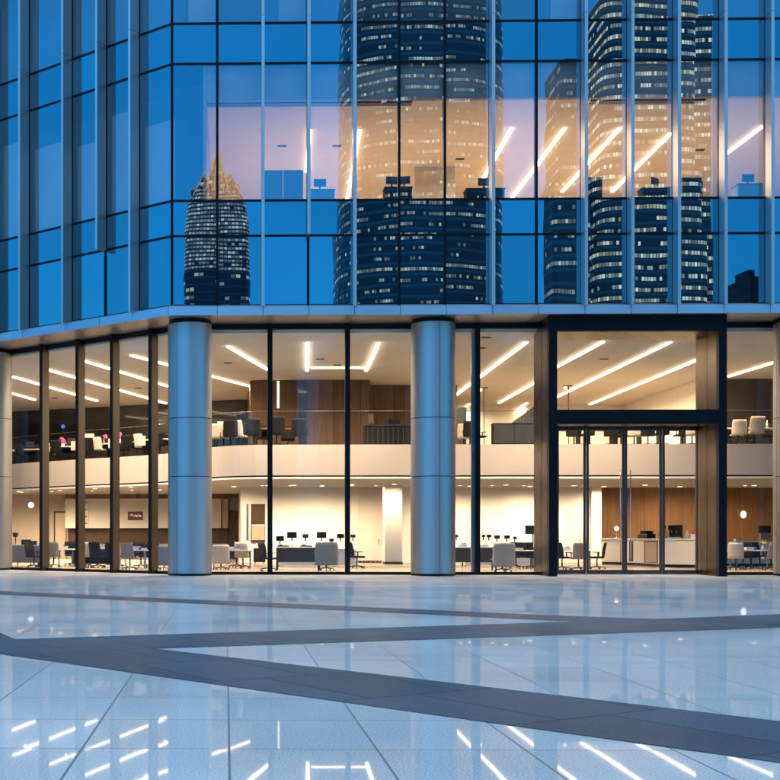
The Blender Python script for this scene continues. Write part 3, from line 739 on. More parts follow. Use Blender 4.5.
# ------------------------------------------------------------------ furniture kinds
def rbox(x0, x1, y0, y1, z0, z1): mb = MB(); mb.span(x0, x1, y0, y1, z0, z1); return mb
def star_base(o):
    mb = MB(); mb.tube((0,0,.1),(0,0,.44),.028,10)
    for k in range(5):
        a = k*2*math.pi/5+.3; e = Vector((math.cos(a)*.3, math.sin(a)*.3, .075)); mb.tube((0,0,.11), e, .022, 6, .014)
    mb.build('star_base', BLACK, o)
    for k in range(5):
        a = k*2*math.pi/5+.3; c = Vector((math.cos(a)*.3, math.sin(a)*.3, .032))
        t = Vector((-math.sin(a), math.cos(a), 0))*.022
        mb = MB(); mb.tube(c-t, c+t, .032, 10); mb.build('caster', CASC, o)
def chair_maker(m, w=.56, h=.62, zb=.42):
    def f():
        o = thing('office_chair')
        # backrest: curved, padded sheet; the chair looks along -y (back at +y)
        mb = MB(); n = 10; rows_ = 7; vs = []
        for side in (0, 1):
            for j in range(rows_+1):
                v = j/rows_; z = zb+h*v; y = .24+.10*v*v - .0*side
                for i in range(n+1):
                    u = -1+2*i/n; edge_ = 1-.10*(max(0, v-.75)/.25)**2
                    thick = .045*(1-.65*abs(u)**4)*(1-.5*abs(2*v-1)**6)
                    yy = y - .05*u*u + (thick if side else -thick*.4)
                    mb.v.append((u*w/2*edge_, yy, z))
        S = (n+1)*(rows_+1)
        for j in range(rows_):
            for i in range(n):
                a = j*(n+1)+i; b = a+1; c = a+n+2; d = a+n+1
                mb.f += [(a, b, c, d), (S+b, S+a, S+d, S+c)]; mb.sm += [True, True]
        for i in range(n):
            mb.f += [(i+1, i, S+i, S+i+1)]; t = rows_*(n+1); mb.f += [(t+i, t+i+1, S+t+i+1, S+t+i)]; mb.sm += [False, False]
        for j in range(rows_):
            a = j*(n+1); mb.f += [(a, a+n+1, S+a+n+1, S+a)]; a += n; mb.f += [(a+n+1, a, S+a, S+a+n+1)]; mb.sm += [False, False]
        mb.build('backrest', m, o)
        rbox(-w*.46, w*.46, -.27, .22, .42, .50).build('seat', m, o, .03)
        for s in (-1, 1):
            mb = MB(); x = s*w*.5
            mb.box((x, -.03, .66), (.03, .14, .014)); mb.box((x, .05, .55), (.014, .025, .10)); mb.box((x*.92, .05, .455), (.03*1, .025, .012)); mb.build('armrest', BLACK, o, .006)
        star_base(o); return o
    return f
def desk_maker(m_front, w=1.6, d=.8, top=DESKW, h=.74, panel_z=.12):
    def f():
        o = thing('desk')
        rbox(-w/2, w/2, -d/2, d/2, h-.03, h).build('tabletop', top, o, .005)
        if m_front: rbox(-w/2+.05, w/2-.05, -d/2+.02, -d/2+.05, panel_z, h-.032).build('modesty_panel', m_front, o)
        for sx in (-1, 1):
            for sy in (-1, 1): rbox(sx*(w/2-.08)-.025, sx*(w/2-.08)+.025, sy*(d/2-.09)-.025, sy*(d/2-.09)+.025, 0, h-.031).build('leg', STEEL if not m_front else BLACK, o)
        return o
    return f
def monitor_maker(w=.54, h=.33, m=SCREEN):
    def f():
        o = thing('monitor')
        rbox(-w/2, w/2, -.02, .02, .13, .13+h).build('screen', m, o, .006)
        rbox(-.025, .025, .022, .05, .01, .25).build('stand', BLACK, o)
        mb = MB(); mb.lathe([(.001, 0), (.11, 0), (.11, .01), (.001, .012)], 16, (0, .03, 0)); mb.build('base', BLACK, o)
        return o
    return f
TG, TC = chair_maker(mat('pale_grey_fabric', (.36, .345, .33), .8, 0, .1, 20), .80, .84, .20), chair_maker(C_CREAM, .66, .72, .24)
def P(px, Y, z=.02): return (x_at(px, Y), Y, z)
CG, CC, CB, CD = chair_maker(C_GREY), chair_maker(C_CREAM), chair_maker(C_BLUE, .86, .86, .20), chair_maker(C_DARK)
def chair(kind, px, Y, rz, lab, z=.02, sc=1, grp='office chairs behind the lobby glass'):
    mk = {'g': CG, 'c': CC, 'b': CB, 'd': CD, 'G': TG, 'C': TC}[kind]
    # backrest turned to the window when rz = 180
    return place('chair_'+kind, mk, P(px, Y, z), R(rz), lab, 'chair', grp, sc)
def monitor(px, Y, z, lab, w=.54, rz=0, grp='monitors on the ground floor desks', sc=1):
    return place('monitor_%s' % w, monitor_maker(w, w*.62), P(px, Y, z), R(rz), lab, 'monitor', grp, sc)
def desk(kind, mk, px, Y, rz, lab, z=.02, grp='desks behind the lobby glass'):
    return place('desk_'+kind, mk, P(px, Y, z), R(rz), lab, 'desk', grp)
D_SL = desk_maker(SLATE, 1.75, .8, DESKW, .88, .30)
D_WH = desk_maker(None, 1.6, .75); D_LONG = desk_maker(WHITE, 3.4, .8, DESKW, .74, .05)
D_CR = desk_maker(C_CREAM, 1.5, .75, DESKW, .74, .2)

# --- ground floor, front
desk('slate', D_SL, 298, 6.6, 0, 'slate fronted white topped desk in the middle bay left of the second mullion')
desk('slate', D_SL, 473, 6.4, 0, 'slate fronted desk just right of the right round column')
chair('b', 326, 5.6, 180, 'wide blue grey chair seen from behind at end of the slate desk')
chair('d', 268, 5.2, 60, 'black task chair by the first front mullion')
chair('d', 357, 8.5, 100, 'black chair seen side on right of the second mullion')
chair('C', 221, 6.6, 180, 'broad cream chair back right beside the left round column')
chair('c', 243, 8.6, 160, 'cream chair in front of the wall niche')
desk('white', D_WH, 232, 8.2, 0, 'white table between two cream chairs right of the left column')
desk('long', D_LONG, 316, 12.0, 0, 'long white bench desk below the row of monitors in the middle bay')
for px, py, w, lab in [(280, 538.5, .34, 'leftmost small screen of the row on the long white bench'), (292, 535, .42, 'first tall screen on the long white bench'), (305.5, 536, .26, 'narrow screen between the two larger screens on the bench'),
                    (321.5, 535, .42, 'large screen in the middle of the bench row above blue grey chair'), (331.5, 540, .20, 'smallest lowest screen on the bench'), (340.5, 536, .30, 'screen left of the second front mullion'), (353, 536, .22, 'small screen right of the second front mullion')]:
    zc = z_at(py, 12.0, px); monitor(px, 12.0, .762+max(0, zc-.762-.13-w*.31), lab, w)
for px, lab in ((283, 'black keyboard and papers on left half of the slate desk'), (306, 'black desk phone tray on right half of the slate desk')):
    o = thing('desk_tray', lab, 'desk tray', None, P(px, 6.7, .901))
    rbox(-.22, .22, -.1, .1, 0, .05).build('tray', BLACK, o, .01); rbox(-.16, -.02, -.07, .07, .051, .09).build('handset', BLACK, o, .01); rbox(.04, .18, -.08, .05, .051, .07).build('papers', PAPER, o)
# suitcase by the niche
o = thing('suitcase', 'dark suitcase standing on the floor below the wall niche', 'suitcase', None, P(259.5, 16.8))
rbox(-.28, .28, -.14, .14, .06, .72).build('shell', C_DARK, o, .04)
mb = MB(); mb.tube((-.1,0,.721),(-.1,0,.95),.012); mb.tube((.1,0,.721),(.1,0,.95),.012); mb.tube((-.1,0,.95),(.1,0,.95),.014); mb.build('handle', STEEL, o)
for s in (-.2, .2):
    mb = MB(); mb.tube((s, -.03, .03), (s, .03, .03), .03, 10); mb.build('wheel', CASC, o)
# right of the right column
chair('G', 502.5, 4.2, 180, 'pale grey chair back turned to the glass left of the portal')
desk('long', D_LONG, 502, 12.0, 0, 'long white bench desk in the bay left of the portal')
for px, py, w, lab in [(456.5, 536, .16, 'sliver of a screen at the right edge of the right column'), (483.5, 536, .16, 'narrow upright screen right of the slim mullion'), (489, 536, .2, 'second narrow screen right of the slim mullion'), (497, 537, .24, 'dark rounded screen above the pale grey chair'), (507, 537, .24, 'dark screen above the right edge of the pale grey chair'), (515, 538, .16, 'small screen right of the pale grey chair')]:
    monitor(px, 12.0, .762+max(0, z_at(py, 12, px)-.762-.13-w*.31), lab, w)
desk('white', D_WH, 526, 7.6, 0, 'white table with thin steel legs beside the portal')
chair('d', 531, 8.6, 20, 'black task chair behind the white table beside the portal')
o = thing('display_screen', 'dark display on a slim stand left of the bronze portal side', 'display', None, P(533, 9.5))
rbox(-.32, .32, -.03, .03, 1.36, 1.72).build('screen', SCREEN, o, .008); mb = MB(); mb.tube((0,.02,.03),(0,.02,1.4),.025); mb.build('post', BLACK, o); mb = MB(); mb.lathe([(.001,0),(.22,0),(.22,.02),(.001,.03)], 20); mb.build('base', BLACK, o)
for px, w_, h_, lab in ((524, .07, .24, 'small dark bottle on the white table beside the portal'), (530.5, .05, .16, 'short dark jar on the white table beside the portal')):
    mb = MB(); mb.lathe([(.001,0),(w_,0),(w_,h_*.6),(w_*.5,h_*.75),(w_*.45,h_),(.001,h_)], 14); q = mb.build('bottle', BLACK); q.location = P(px, 7.6, .762); tag(q, lab, 'bottle')
# behind the doors
chair('g', 578.5, 6.0, 180, 'grey chair back seen through the left side light')
chair('d', 562, 7.2, 120, 'black task chair hard against the left portal post')
chair('d', 597, 7.6, 250, 'black armchair seen side on through the left door leaf')
desk('white', D_WH, 569, 8.2, 0, 'white table behind the grey chair in the left side light')
# reception counter: two straight runs
def run(a, b, z0, z1, th, m, name, par, ins=0):
    mb = MB(); mb.wall(a, b, z0, z1, th); return mb.build(name, m, par, .006)
c0 = Vector(P(601, 15.2)[:2]); c1 = Vector(P(624, 14.2)[:2]); c2 = Vector(P(662, 10.6)[:2]); c3 = Vector(P(712, 9.4)[:2])
ctr = thing('reception_counter', 'long cream reception counter with dark plinth behind the entrance doors', 'counter', None, (0, 0, 0))
pl_ = [c0, c1, c2, c3]
for i, (a, b) in enumerate(zip(pl_[:-1], pl_[1:])):
    d = (b-a).normalized(); n = Vector((-d.y, d.x))
    run(a+d*.004, b-d*.004, .14, 1.14, .55, CREAM, 'front_panel', ctr); run(a+n*.06+d*.004, b+n*.06-d*.004, .021, .138, .45, DARK, 'plinth', ctr); run(a-n*.04+d*.004, b-n*.04-d*.004, 1.142, 1.20, .64, DESKW, 'worktop', ctr)
def on_run(a, b, f0, f1, z0, z1, m, name):
    p = a+(b-a)*f0; q = a+(b-a)*f1; d = (b-a).normalized(); n = Vector((d.y, -d.x))*.006
    mb = MB(); mb.wall(p+n, q+n, z0, z1, .003); return mb.build(name, m, ctr)
on_run(c1, c2, .14, .26, .2, 1.08, DARK, 'panel_recess'); on_run(c1, c2, .55, .90, .18, 1.1, DARK, 'door_outline')
q = on_run(c1, c2, .575, .875, .2, 1.06, TILEW, 'cupboard_door'); q.location = (-.004, -.004, 0)
on_run(c2, c3, .76, .87, .82, .92, DARK, 'letter_slot')
def on_counter(px, seg, off=.25):
    a, b = pl_[seg], pl_[seg+1]; lo, hi = 0, 1
    for _ in range(30):
        f = (lo+hi)/2; p = a+(b-a)*f; v = Vector((p.x, p.y, 0))-CAM
        if PX0+F*v.dot(RT)/v.dot(FW) < px: lo = f
        else: hi = f
    d = (b-a).normalized(); p = a+(b-a)*lo+Vector((-d.y, d.x))*off
    return (p.x, p.y, 1.202), math.atan2(d.y, d.x)
l, r = on_counter(613, 0); o = thing('table_lamp', 'small globe lamp on the left end of the reception counter', 'lamp', None, l, r)
mb = MB(); mb.lathe([(.001,0),(.1,0),(.1,.02),(.012,.03),(.012,.34)], 16); mb.build('stem', STEEL, o); mb = MB(); mb.ball((0,0,.44), .1); mb.build('globe', GLOBE, o)
l, r = on_counter(641, 1); o = thing('printer', 'wide black printer on the reception counter left of the right side light', 'printer', None, l, r)
rbox(-.45, .45, -.2, .2, 0, .2).build('body', BLACK, o, .03); rbox(-.3, .3, -.16, .16, .201, .33).build('lid', C_DARK, o, .02); rbox(-.25, .25, -.23, -.201, .05, .09).build('paper_tray', SLATE, o)
l, r = on_counter(657.5, 1); o = thing('coffee_grinder', 'narrow dark grinder with pale hopper beside the door stile', 'grinder', None, l, r)
rbox(-.09, .09, -.11, .11, 0, .3).build('body', C_CREAM, o, .01)
mb = MB(); mb.lathe([(.05,.301),(.11,.5),(.11,.56),(.001,.56)], 14); mb.build('hopper', BLACK, o)
l, r = on_counter(673, 2); o = thing('coffee_machine', 'tall black coffee machine on the counter in the right side light', 'coffee machine', None, l, r)
rbox(-.24, .24, .0, .22, 0, .56).build('body', BLACK, o, .02); rbox(-.24, .24, -.2, -.003, 0, .06).build('drip_tray', STEEL, o, .005); rbox(-.22, .22, -.18, -.003, .36, .54).build('brew_head', C_DARK, o, .02)
for s in (-.1, .1):
    mb = MB(); mb.tube((s, -.1, .25), (s, -.1, .358), .025, 8); mb.build('spout', STEEL, o)
l, r = on_counter(686, 2); mb = MB(); mb.lathe([(.001,0),(.08,0),(.09,.05),(.09,.24),(.05,.28),(.055,.33),(.001,.34)], 18); q = mb.build('jar', C_CREAM); q.location = l; tag(q, 'cream ceramic jar left of the red topped box on the counter', 'jar')
l, r = on_counter(694, 2); o = thing('display_box', 'white box with a red lid at the right end of the reception counter', 'box', None, l, r)
rbox(-.17, .17, -.13, .13, 0, .18).build('body', PAPER, o, .005); rbox(-.18, .18, -.14, .14, .182, .32).build('lid', RED, o, .008)
# bay right of the portal
wl = x_at(742.5, YW+.6); o = thing('wall_lamp', 'oval glowing lamp on the oak wall right of the portal', 'lamp', None, (wl, YW+.595, z_at(514.5, YW+.5, 740)))
rbox(-.04, .04, -.03, -.002, -.08, .08).build('bracket', STEEL, o); mb = MB(); mb.ball((0, -.10, 0), .13, sz=1.35); mb.build('globe', emit('oval_lamp', (1, .88, .7), 2.4), o)
o = thing('side_counter', 'white topped low counter along the oak wall right of the portal', 'counter', None, P(755, 13))
rbox(-1.9, 1.9, -.3, .3, .1, 1.0).build('carcass', CREAM, o); rbox(-1.95, 1.95, -.35, .33, 1.002, 1.06).build('worktop', DESKW, o, .006); rbox(-1.85, 1.85, -.24, .28, .003, .098).build('plinth', DARK, o)
desk('white', D_WH, 752, 8.0, 0, 'white table in the bay right of the portal')
chair('c', 735.5, 6.8, 160, 'tilted cream chair just right of the portal post')
chair('g', 771, 6.4, 190, 'grey chair back at the far right edge')
chair('d', 751, 9.0, 10, 'black task chair behind the white table right of the portal')
o = thing('display_screen', 'dark monitor on a grey pedestal below the oval wall lamp', 'display', None, (*P(764.5, 12.9)[:2], 1.082))
rbox(-.2, .2, -.12, .12, 0, .36).build('pedestal', C_GREY, o, .01); rbox(-.25, .25, -.05, .01, .361, .67).build('screen', SCREEN, o, .008)
o = thing('flower_vase', 'vase of pale yellow flowers on the white table at far right', 'vase', None, P(763, 7.9, .762))
mb = MB(); mb.lathe([(.001,0),(.05,0),(.07,.08),(.04,.16),(.05,.18)], 14); mb.build('vase', PAPER, o)
mb = MB()
for k in range(16):
    a = random.random()*6.28; r_ = random.random()*.12; mb.ball((r_*math.cos(a), r_*math.sin(a), .24+random.random()*.14), .032, 8, 5)
mb.build('blossom', mat('yellow_petals', (.7, .55, .2), .6), o)
mb = MB()
for k in range(6):
    a = k; mb.tube((0,0,.15), (.1*math.cos(a), .1*math.sin(a), .26), .005, 5)
mb.build('stems', LEAF, o)
# left wing
def sofa():
    o = thing('sofa'); rbox(-.95, .95, -.35, -.17, .18, .92).build('backrest', C_GREY, o, .05); rbox(-.95, .95, -.165, .4, .18, .46).build('seat', C_GREY, o, .05)
    for s in (-1, 1): rbox(s*.95-.09, s*.95+.09, -.3, .4, .16, .62).build('armrest', C_GREY, o, .04)
    for sx in (-1, 1):
        for sy in (-.25, .33): rbox(sx*.85-.03, sx*.85+.03, sy-.03, sy+.03, 0, .178).build('leg', BLACK, o)
    return o
place('sofa', sofa, P(21, 10.6), R(-10), 'low grey sofa seen from behind in the leftmost pane', 'sofa')
desk('white', D_WH, 24, 12.2, -38, 'white table behind the grey sofa in the leftmost pane')
chair('g', 53.5, 10.0, 175, 'square grey chair back in the second pane of the angled wing')
desk('white', D_WH, 66, 11.6, -38, 'white table right of the square grey chair in the wing')
chair('c', 85, 9.8, 195, 'cream chair edge at the left of the third wing pane')
desk('dark', desk_maker(C_DARK, 1.9, .8, SLATE), 97, 11.0, -20, 'dark desk in the third wing pane')
chair('d', 98, 9.4, 150, 'black task chair in front of the dark desk in the wing')
chair('d', 92, 12.8, 30, 'black task chair behind the dark desk in the wing')
chair('g', 130, 6.6, 155, 'pale grey tilted chair on a star base in the fourth wing pane')
desk('white', D_WH, 139, 8.2, -20, 'white table beside the tilted chair in the fourth wing pane')
chair('d', 120, 9.6, 60, 'black task chair left of the tilted pale chair')
chair('b', 164, 6.2, 180, 'blue grey chair half hidden by the left round column', sc=.86)
desk('white', D_WH, 163, 8.4, 0, 'white table behind the half hidden blue grey chair')
monitor(26, 12.2, .762, 'dark screen on the white table behind the sofa', .42, 0); monitor(33, 12.0, .762, 'second dark screen beside the mullion behind the sofa', .34, 0)
o = thing('table_lamp', 'dark upright lamp on the white table in the leftmost pane', 'lamp', None, P(15.5, 12.6, .762))
mb = MB(); mb.lathe([(.001,0),(.1,0),(.1,.02),(.03,.03),(.03,.5)], 12); mb.build('stem', BROWN, o); mb = MB(); mb.lathe([(.1,.5),(.13,.68),(.001,.69)], 14); mb.build('shade', BLACK, o)
zl = z_at(505, 20, 30); xl = x_at(31, 20); o = thing('pendant_lamp', 'round white pendant lamp hanging in the leftmost pane', 'lamp', None, (xl, 20, ZM0-.052))
mb = MB(); mb.tube((0,0,0), (0,0,zl-ZM0+.2), .008, 6); mb.build('cord', BLACK, o); mb = MB(); mb.ball((0,0,zl-ZM0+.05), .15); mb.build('globe', emit('pendant_glow', (1, .85, .65), 2.2), o)
mb = MB(); mb.lathe([(.30, zl-ZM0-.08), (.12, zl-ZM0+.14), (.05, zl-ZM0+.2)], 18); mb.build('shade', RGLASS, o)
# wall sign on the cupboards
sx0, sx1, sz0, sz1 = x_at(128, YK-.1), x_at(143, YK-.1), z_at(520, YK-.1, 135), z_at(511.5, YK-.1, 135)
o = thing('wall_sign', 'dark red wall sign with glowing pink writing on the cream cupboards', 'sign', None, ((sx0+sx1)/2, YK-.105, sz0))
w_ = sx1-sx0; h_ = sz1-sz0; rbox(-w_/2, w_/2, -.04, -.001, 0, h_).build('board', SIGNB, o, .004)
mb = MB(); random.seed(3)
x = -w_*.36
while x < w_*.36:
    hh = h_*random.choice((.2, .26, .34)); zb = h_*.36+(.04 if x < -w_*.2 else 0)
    mb.span(x, x+.014, -.048, -.041, zb, zb+hh); mb.span(x+.016, x+.05, -.048, -.041, zb+hh*random.choice((0, .5, .85)), zb+hh*random.choice((0, .5, .85))+.02); x += .066
mb.build('lettering', SIGNL, o)

# more of what fills the rooms
for px, Y, rz, lab in [(110, 10.4, 200, 'black task chair between the dark desk and the tilted pale chair'), (141, 9.6, 20, 'black task chair right of the white table under the wall sign'), (34, 9.4, 60, 'black task chair at the right end of the grey sofa'), (236.5, 9.8, 30, 'black task chair between the two cream chairs by the left column'),
                       (516, 8.8, 340, 'black task chair right of the pale grey chair'), (743, 8.6, 320, 'black task chair right of the tilted cream chair'), (760, 9.2, 30, 'black task chair under the flower vase'), (72, 12.6, 20, 'black task chair behind the white table in the second wing pane'), (151, 10.5, 350, 'black task chair at the right end of the fourth wing pane')]:
    chair('d', px, Y, rz, lab)
def stack(px, Y, z, lab, m=None):
    o = thing('paper_stack', lab, 'papers', 'papers and boxes on the desks', P(px, Y, z)); h = random.uniform(.05, .14)
    mb = MB()
    for k in range(4): mb.box((random.uniform(-.01, .01), random.uniform(-.01, .01), h*(k+.5)/4), (.15, .105, h/8*.92), Matrix.Rotation(random.uniform(-.12, .12), 3, 'Z'))
    mb.build('sheets', m or PAPER, o); mb = MB(); mb.span(-.05, .12, -.06, .05, h+.002, h+.03); mb.build('folder', SLATE, o)
random.seed(11)
for px, Y, z, lab in [(219, 8.2, .762, 'papers on the white table right of the left column'), (230, 8.1, .762, 'papers in the middle of the table between the cream chairs'), (236, 8.3, .762, 'papers at the right end of the table between the cream chairs'), (64, 11.6, .762, 'papers on the white table of the second wing pane'), (136, 8.2, .762, 'papers on the white table under the wall sign'), (143, 8.1, .762, 'papers by the mullion under the wall sign'), (162, 8.4, .762, 'papers on the table half hidden by the left column'), (94, 11, .762, 'papers on the dark desk of the wing'), (102, 11, .762, 'papers at the right end of the dark desk of the wing'), (463, 6.5, .902, 'papers on the slate desk beside the right column'), (485, 6.5, .902, 'papers on the slate desk beside the slim mullion'), (519, 7.6, .762, 'papers on the white table beside the portal'), (738, 12.9, 1.082, 'papers on the low counter right of the portal'), (749, 8, .762, 'papers on the white table in the far right bay'), (566, 8.2, .762, 'papers on the white table behind the left side light')]: stack(px, Y, z, lab)

# --- mezzanine
zm = ZM1+.013
GM = 'chairs on the mezzanine'
def em(px, back=1.6):
    """depth of a spot a little behind the mezzanine edge at this photo column"""
    best = None
    for a, b in zip(e_s[:-1], e_s[1:]):
        for k in range(9):
            p = a+(b-a)*k/8; v = Vector((p.x, p.y, 0))-CAM; q = PX0+F*v.dot(RT)/v.dot(FW)
            if best is None or abs(q-px) < best[0]: best = (abs(q-px), p.y)
    return best[1]+back
mz_desk = [(25, 'desk with cream end panel on the mezzanine in the leftmost pane'), (66, 'desk with cream end panel below the pink flowers on the mezzanine'), (94, 'desk with cream end panel below the cream monitor on the mezzanine'), (132, 'desk with cream end panel on the mezzanine above the wall sign'), (163, 'desk on the mezzanine half hidden by the left round column')]
def mdesk():
    o = thing('workstation')
    rbox(-1.0, 1.0, -.38, .38, .71, .75).build('tabletop', DESKW, o, .005); rbox(-1.03, -.68, -.45, -.41, .46, .90).build('end_panel', C_CREAM, o, .01)
    for s in (-1, 1): rbox(s*.9-.03, s*.9+.03, -.3, .3, 0, .708).build('leg', BLACK, o)
    rbox(-.5, .9, .36, .39, .5, 1.02).build('privacy_screen', C_DARK, o); return o
for i, (px, lab) in enumerate(mz_desk):
    place('mdesk', mdesk, P(px, em(px, 1.3), zm), R(-25), lab, 'desk', 'desks along the mezzanine edge')
for px, bk, lab, kind in [(17, 2.6, 'dark chair on the mezzanine at the left edge', 'd'), (48, 1.6, 'cream chair on the mezzanine right of the first wing mullion', 'c'), (75, 2.4, 'dark chair on the mezzanine behind the second wing mullion', 'd'), (101, 1.1, 'cream chair on the mezzanine between two desks of the wing', 'c'), (142, 1.0, 'cream chair on the mezzanine left of the left column', 'c'), (124, 2.6, 'dark chair on the mezzanine behind the desk over the sign', 'd')]:
    chair(kind, px, em(px, bk), 140, lab, zm, 1, GM)
for px, bk, lab, kind, rz, sc in [(214.5, 1.2, 'cream chair on the mezzanine touching the left round column', 'c', 170, 1), (223.5, 2.0, 'cream chair on the mezzanine below the salmon screen', 'c', 185, 1.1), (230.5, 1.4, 'dark chair on the mezzanine between two cream chairs', 'd', 180, 1.1), (239, 1.8, 'cream chair on the mezzanine right of the salmon screen', 'c', 150, 1.1), (254, 1.5, 'dark chair on the mezzanine left of the first front mullion', 'd', 170, 1.12), (276.5, 1.4, 'dark chair on the mezzanine right of the first front mullion', 'd', 180, 1.2), (300, 1.5, 'dark chair on the mezzanine at the right end of the wooden table', 'd', 165, 1.12)]:
    chair(kind, px, em(px, bk), rz, lab, zm, sc, GM)
o = thing('meeting_table', 'long wooden table on the mezzanine in front of the walnut wall', 'table', None, P(280, YM+2.6, zm))
rbox(-1.1, 1.1, -.45, .45, .80, .86).build('tabletop', OAK, o, .008)
for sx in (-1, 1):
    for sy in (-1, 1): rbox(sx*1.0-.03, sx*1.0+.03, sy*.36-.03, sy*.36+.03, 0, .798).build('leg', BLACK, o)
def sc_screen(mf, w, h):
    def f():
        o = thing('desk_screen'); rbox(-w/2, w/2, -.02, .02, .06, .06+h).build('panel', mf, o, .008); rbox(-.1, .1, -.06, .06, 0, .058).build('foot', BLACK, o); return o
    return f
def side_desk(px, Y, lab, h=.75, w=1.2):
    return place('sdesk%.2f' % w, lambda: (lambda o: (rbox(-w/2, w/2, -.35, .35, h-.04, h).build('tabletop', DESKW, o), [rbox(s*(w/2-.1)-.03, s*(w/2-.1)+.03, -.25, .25, 0, h-.042).build('leg', BLACK, o) for s in (-1, 1)], o)[2])(thing('desk')), P(px, Y, zm), 0, lab, 'desk')
side_desk(229, em(229, 3.0), 'desk under the salmon screen on the mezzanine')
o = sc_screen(SALMON, .42, .36)(); o.location = P(227, em(229, 3.0), zm+.752); tag(o, 'salmon pink screen standing on a mezzanine desk', 'screen')
o = sc_screen(SCREEN, .42, .36)(); o.location = P(237, em(229, 3.0), zm+.752); tag(o, 'dark screen right of the salmon pink one', 'screen')
def blooms(px, Y, z, lab, m, r=.16):
    o = thing('flower_pot', lab, 'flowers', None, P(px, Y, z)); mb = MB(); mb.lathe([(.001,0),(.07,0),(.1,.14),(.09,.14)], 12); mb.build('pot', PAPER, o)
    mb = MB()
    for k in range(26):
        a = random.random()*6.28; b = random.random()*r; mb.ball((b*math.cos(a), b*math.sin(a), .17+random.random()*.26), .045, 8, 5)
    mb.build('blossom', m, o); return o
blooms(63, em(66, 1.3), zm+.753, 'magenta flowers on the mezzanine in the second wing pane', PINK)
blooms(119.5, em(132, 1.25), zm+.753, 'pink flowers on the mezzanine right of the third wing mullion', PINK, .13)
blooms(105.5, em(94, 1.2), zm+.753, 'pink flowers on the mezzanine left of the third wing mullion', PINK, .11)
o = sc_screen(C_CREAM, .5, .46)(); o.location = P(89, em(94, 1.3), zm+.752); tag(o, 'cream backed monitor on the mezzanine in the third wing pane', 'monitor')
zb = z_at(426, em(63, 4)); o = thing('blue_lamp', 'small round blue lamp on a pole above the magenta flowers', 'lamp', None, P(63, em(63, 4), zm))
mb = MB(); mb.lathe([(.001,0),(.16,0),(.16,.02),(.015,.03),(.015,zb-zm-.1)], 14); mb.build('pole', BLACK, o); mb = MB(); mb.ball((0,0,zb-zm), .1); mb.build('globe', emit('blue_glow', (.05, .25, 1), 1.2), o)
# dark service desk left of the right column
o = thing('service_desk', 'dark slatted service desk on the mezzanine left of the right column', 'desk', None, P(387, YM+1.6, zm))
rbox(-.95, .95, -.3, .3, .08, .86).build('body', C_DARK, o, .01); rbox(-1.0, 1.0, -.35, .35, .862, .9).build('worktop', SLATE, o); rbox(-.9, .9, -.26, .26, 0, .078).build('plinth', BLACK, o)
for k in range(9): rbox(-.85+k*.21, -.82+k*.21, -.33, -.303, .12, .82).build('slat', SLATE, o)
o = sc_screen(BROWN, .22, .42)(); o.location = P(371, YM+1.6, zm+.902); tag(o, 'upright brown screen on the left end of the service desk', 'screen')
o = sc_screen(SCREEN, .5, .22)(); o.location = P(394, YM+1.7, zm+.902); tag(o, 'low dark screen on the service desk', 'screen')
# right of right column
o = thing('storage_cabinet', 'large navy cabinet on the mezzanine in the bay left of the portal', 'cabinet', None, P(513, YM+1.4, zm))
rbox(-.42-.42, .0-.003, -.25, .25, .12, .92).build('door_half', SLATE, o, .01); rbox(.003, .84, -.25, .25, .12, .92).build('door_half', SLATE, o, .01); rbox(-.86, .86, -.27, .27, .922, .95).build('top', BLACK, o); rbox(-.8, .8, -.2, .2, 0, .118).build('plinth', BLACK, o)
o = thing('slatted_booth', 'grey slatted booth with sloping front at the back of the mezzanine', 'booth', None, P(521, 20.5, zm))
mb = MB(); xs0, xs1 = x_at(506, 20.5)-x_at(521, 20.5), x_at(535, 20.5)-x_at(521, 20.5)
for k in range(18):
    a = xs0+(xs1-xs0)*k/18; b = a+(xs1-xs0)/18*.8; top_ = 1.75+1.0*k/17; mb.span(a, b, 0, .06, 0, top_)
mb.build('slat_front', SLATE, o); rbox(xs0, xs1, .07, 1.2, 0, 1.74).build('body', DWALL, o)
o = thing('tall_cupboard', 'tall dark cupboard at the back of the mezzanine touching the right column', 'cupboard', None, P(459.5, 21, zm)); rbox(-.35, .35, 0, .5, .08, 2.75).build('body', SLATE, o, .01); rbox(-.33, .33, .03, .48, 0, .078).build('plinth', BLACK, o); rbox(-.003, .003, -.012, -.001, .1, 2.7).build('door_gap', BLACK, o)
for i, (px, Y, zp, lab) in enumerate([(484, YM+2.2, 386, 'tall floor lamp on the mezzanine right of the slim mullion'), (568.5, YM+2.4, 384, 'tall floor lamp on the mezzanine behind the left of the glass over the doors')]):
    zt_ = z_at(zp, Y, px)-zm; o = thing('floor_lamp', lab, 'lamp', 'floor lamps on the mezzanine', P(px, Y, zm))
    mb = MB(); mb.lathe([(.001,0),(.16,0),(.16,.02),(.018,.03),(.018,zt_-.1)], 14); mb.build('pole', BLACK, o)
    mb = MB(); mb.span(-.22, .16, -.02, .02, zt_-.1, zt_-.06); mb.build('arm', BLACK, o); mb = MB(); mb.ball((-.14, 0, zt_-.16), .07); mb.build('globe', GLOBE, o)
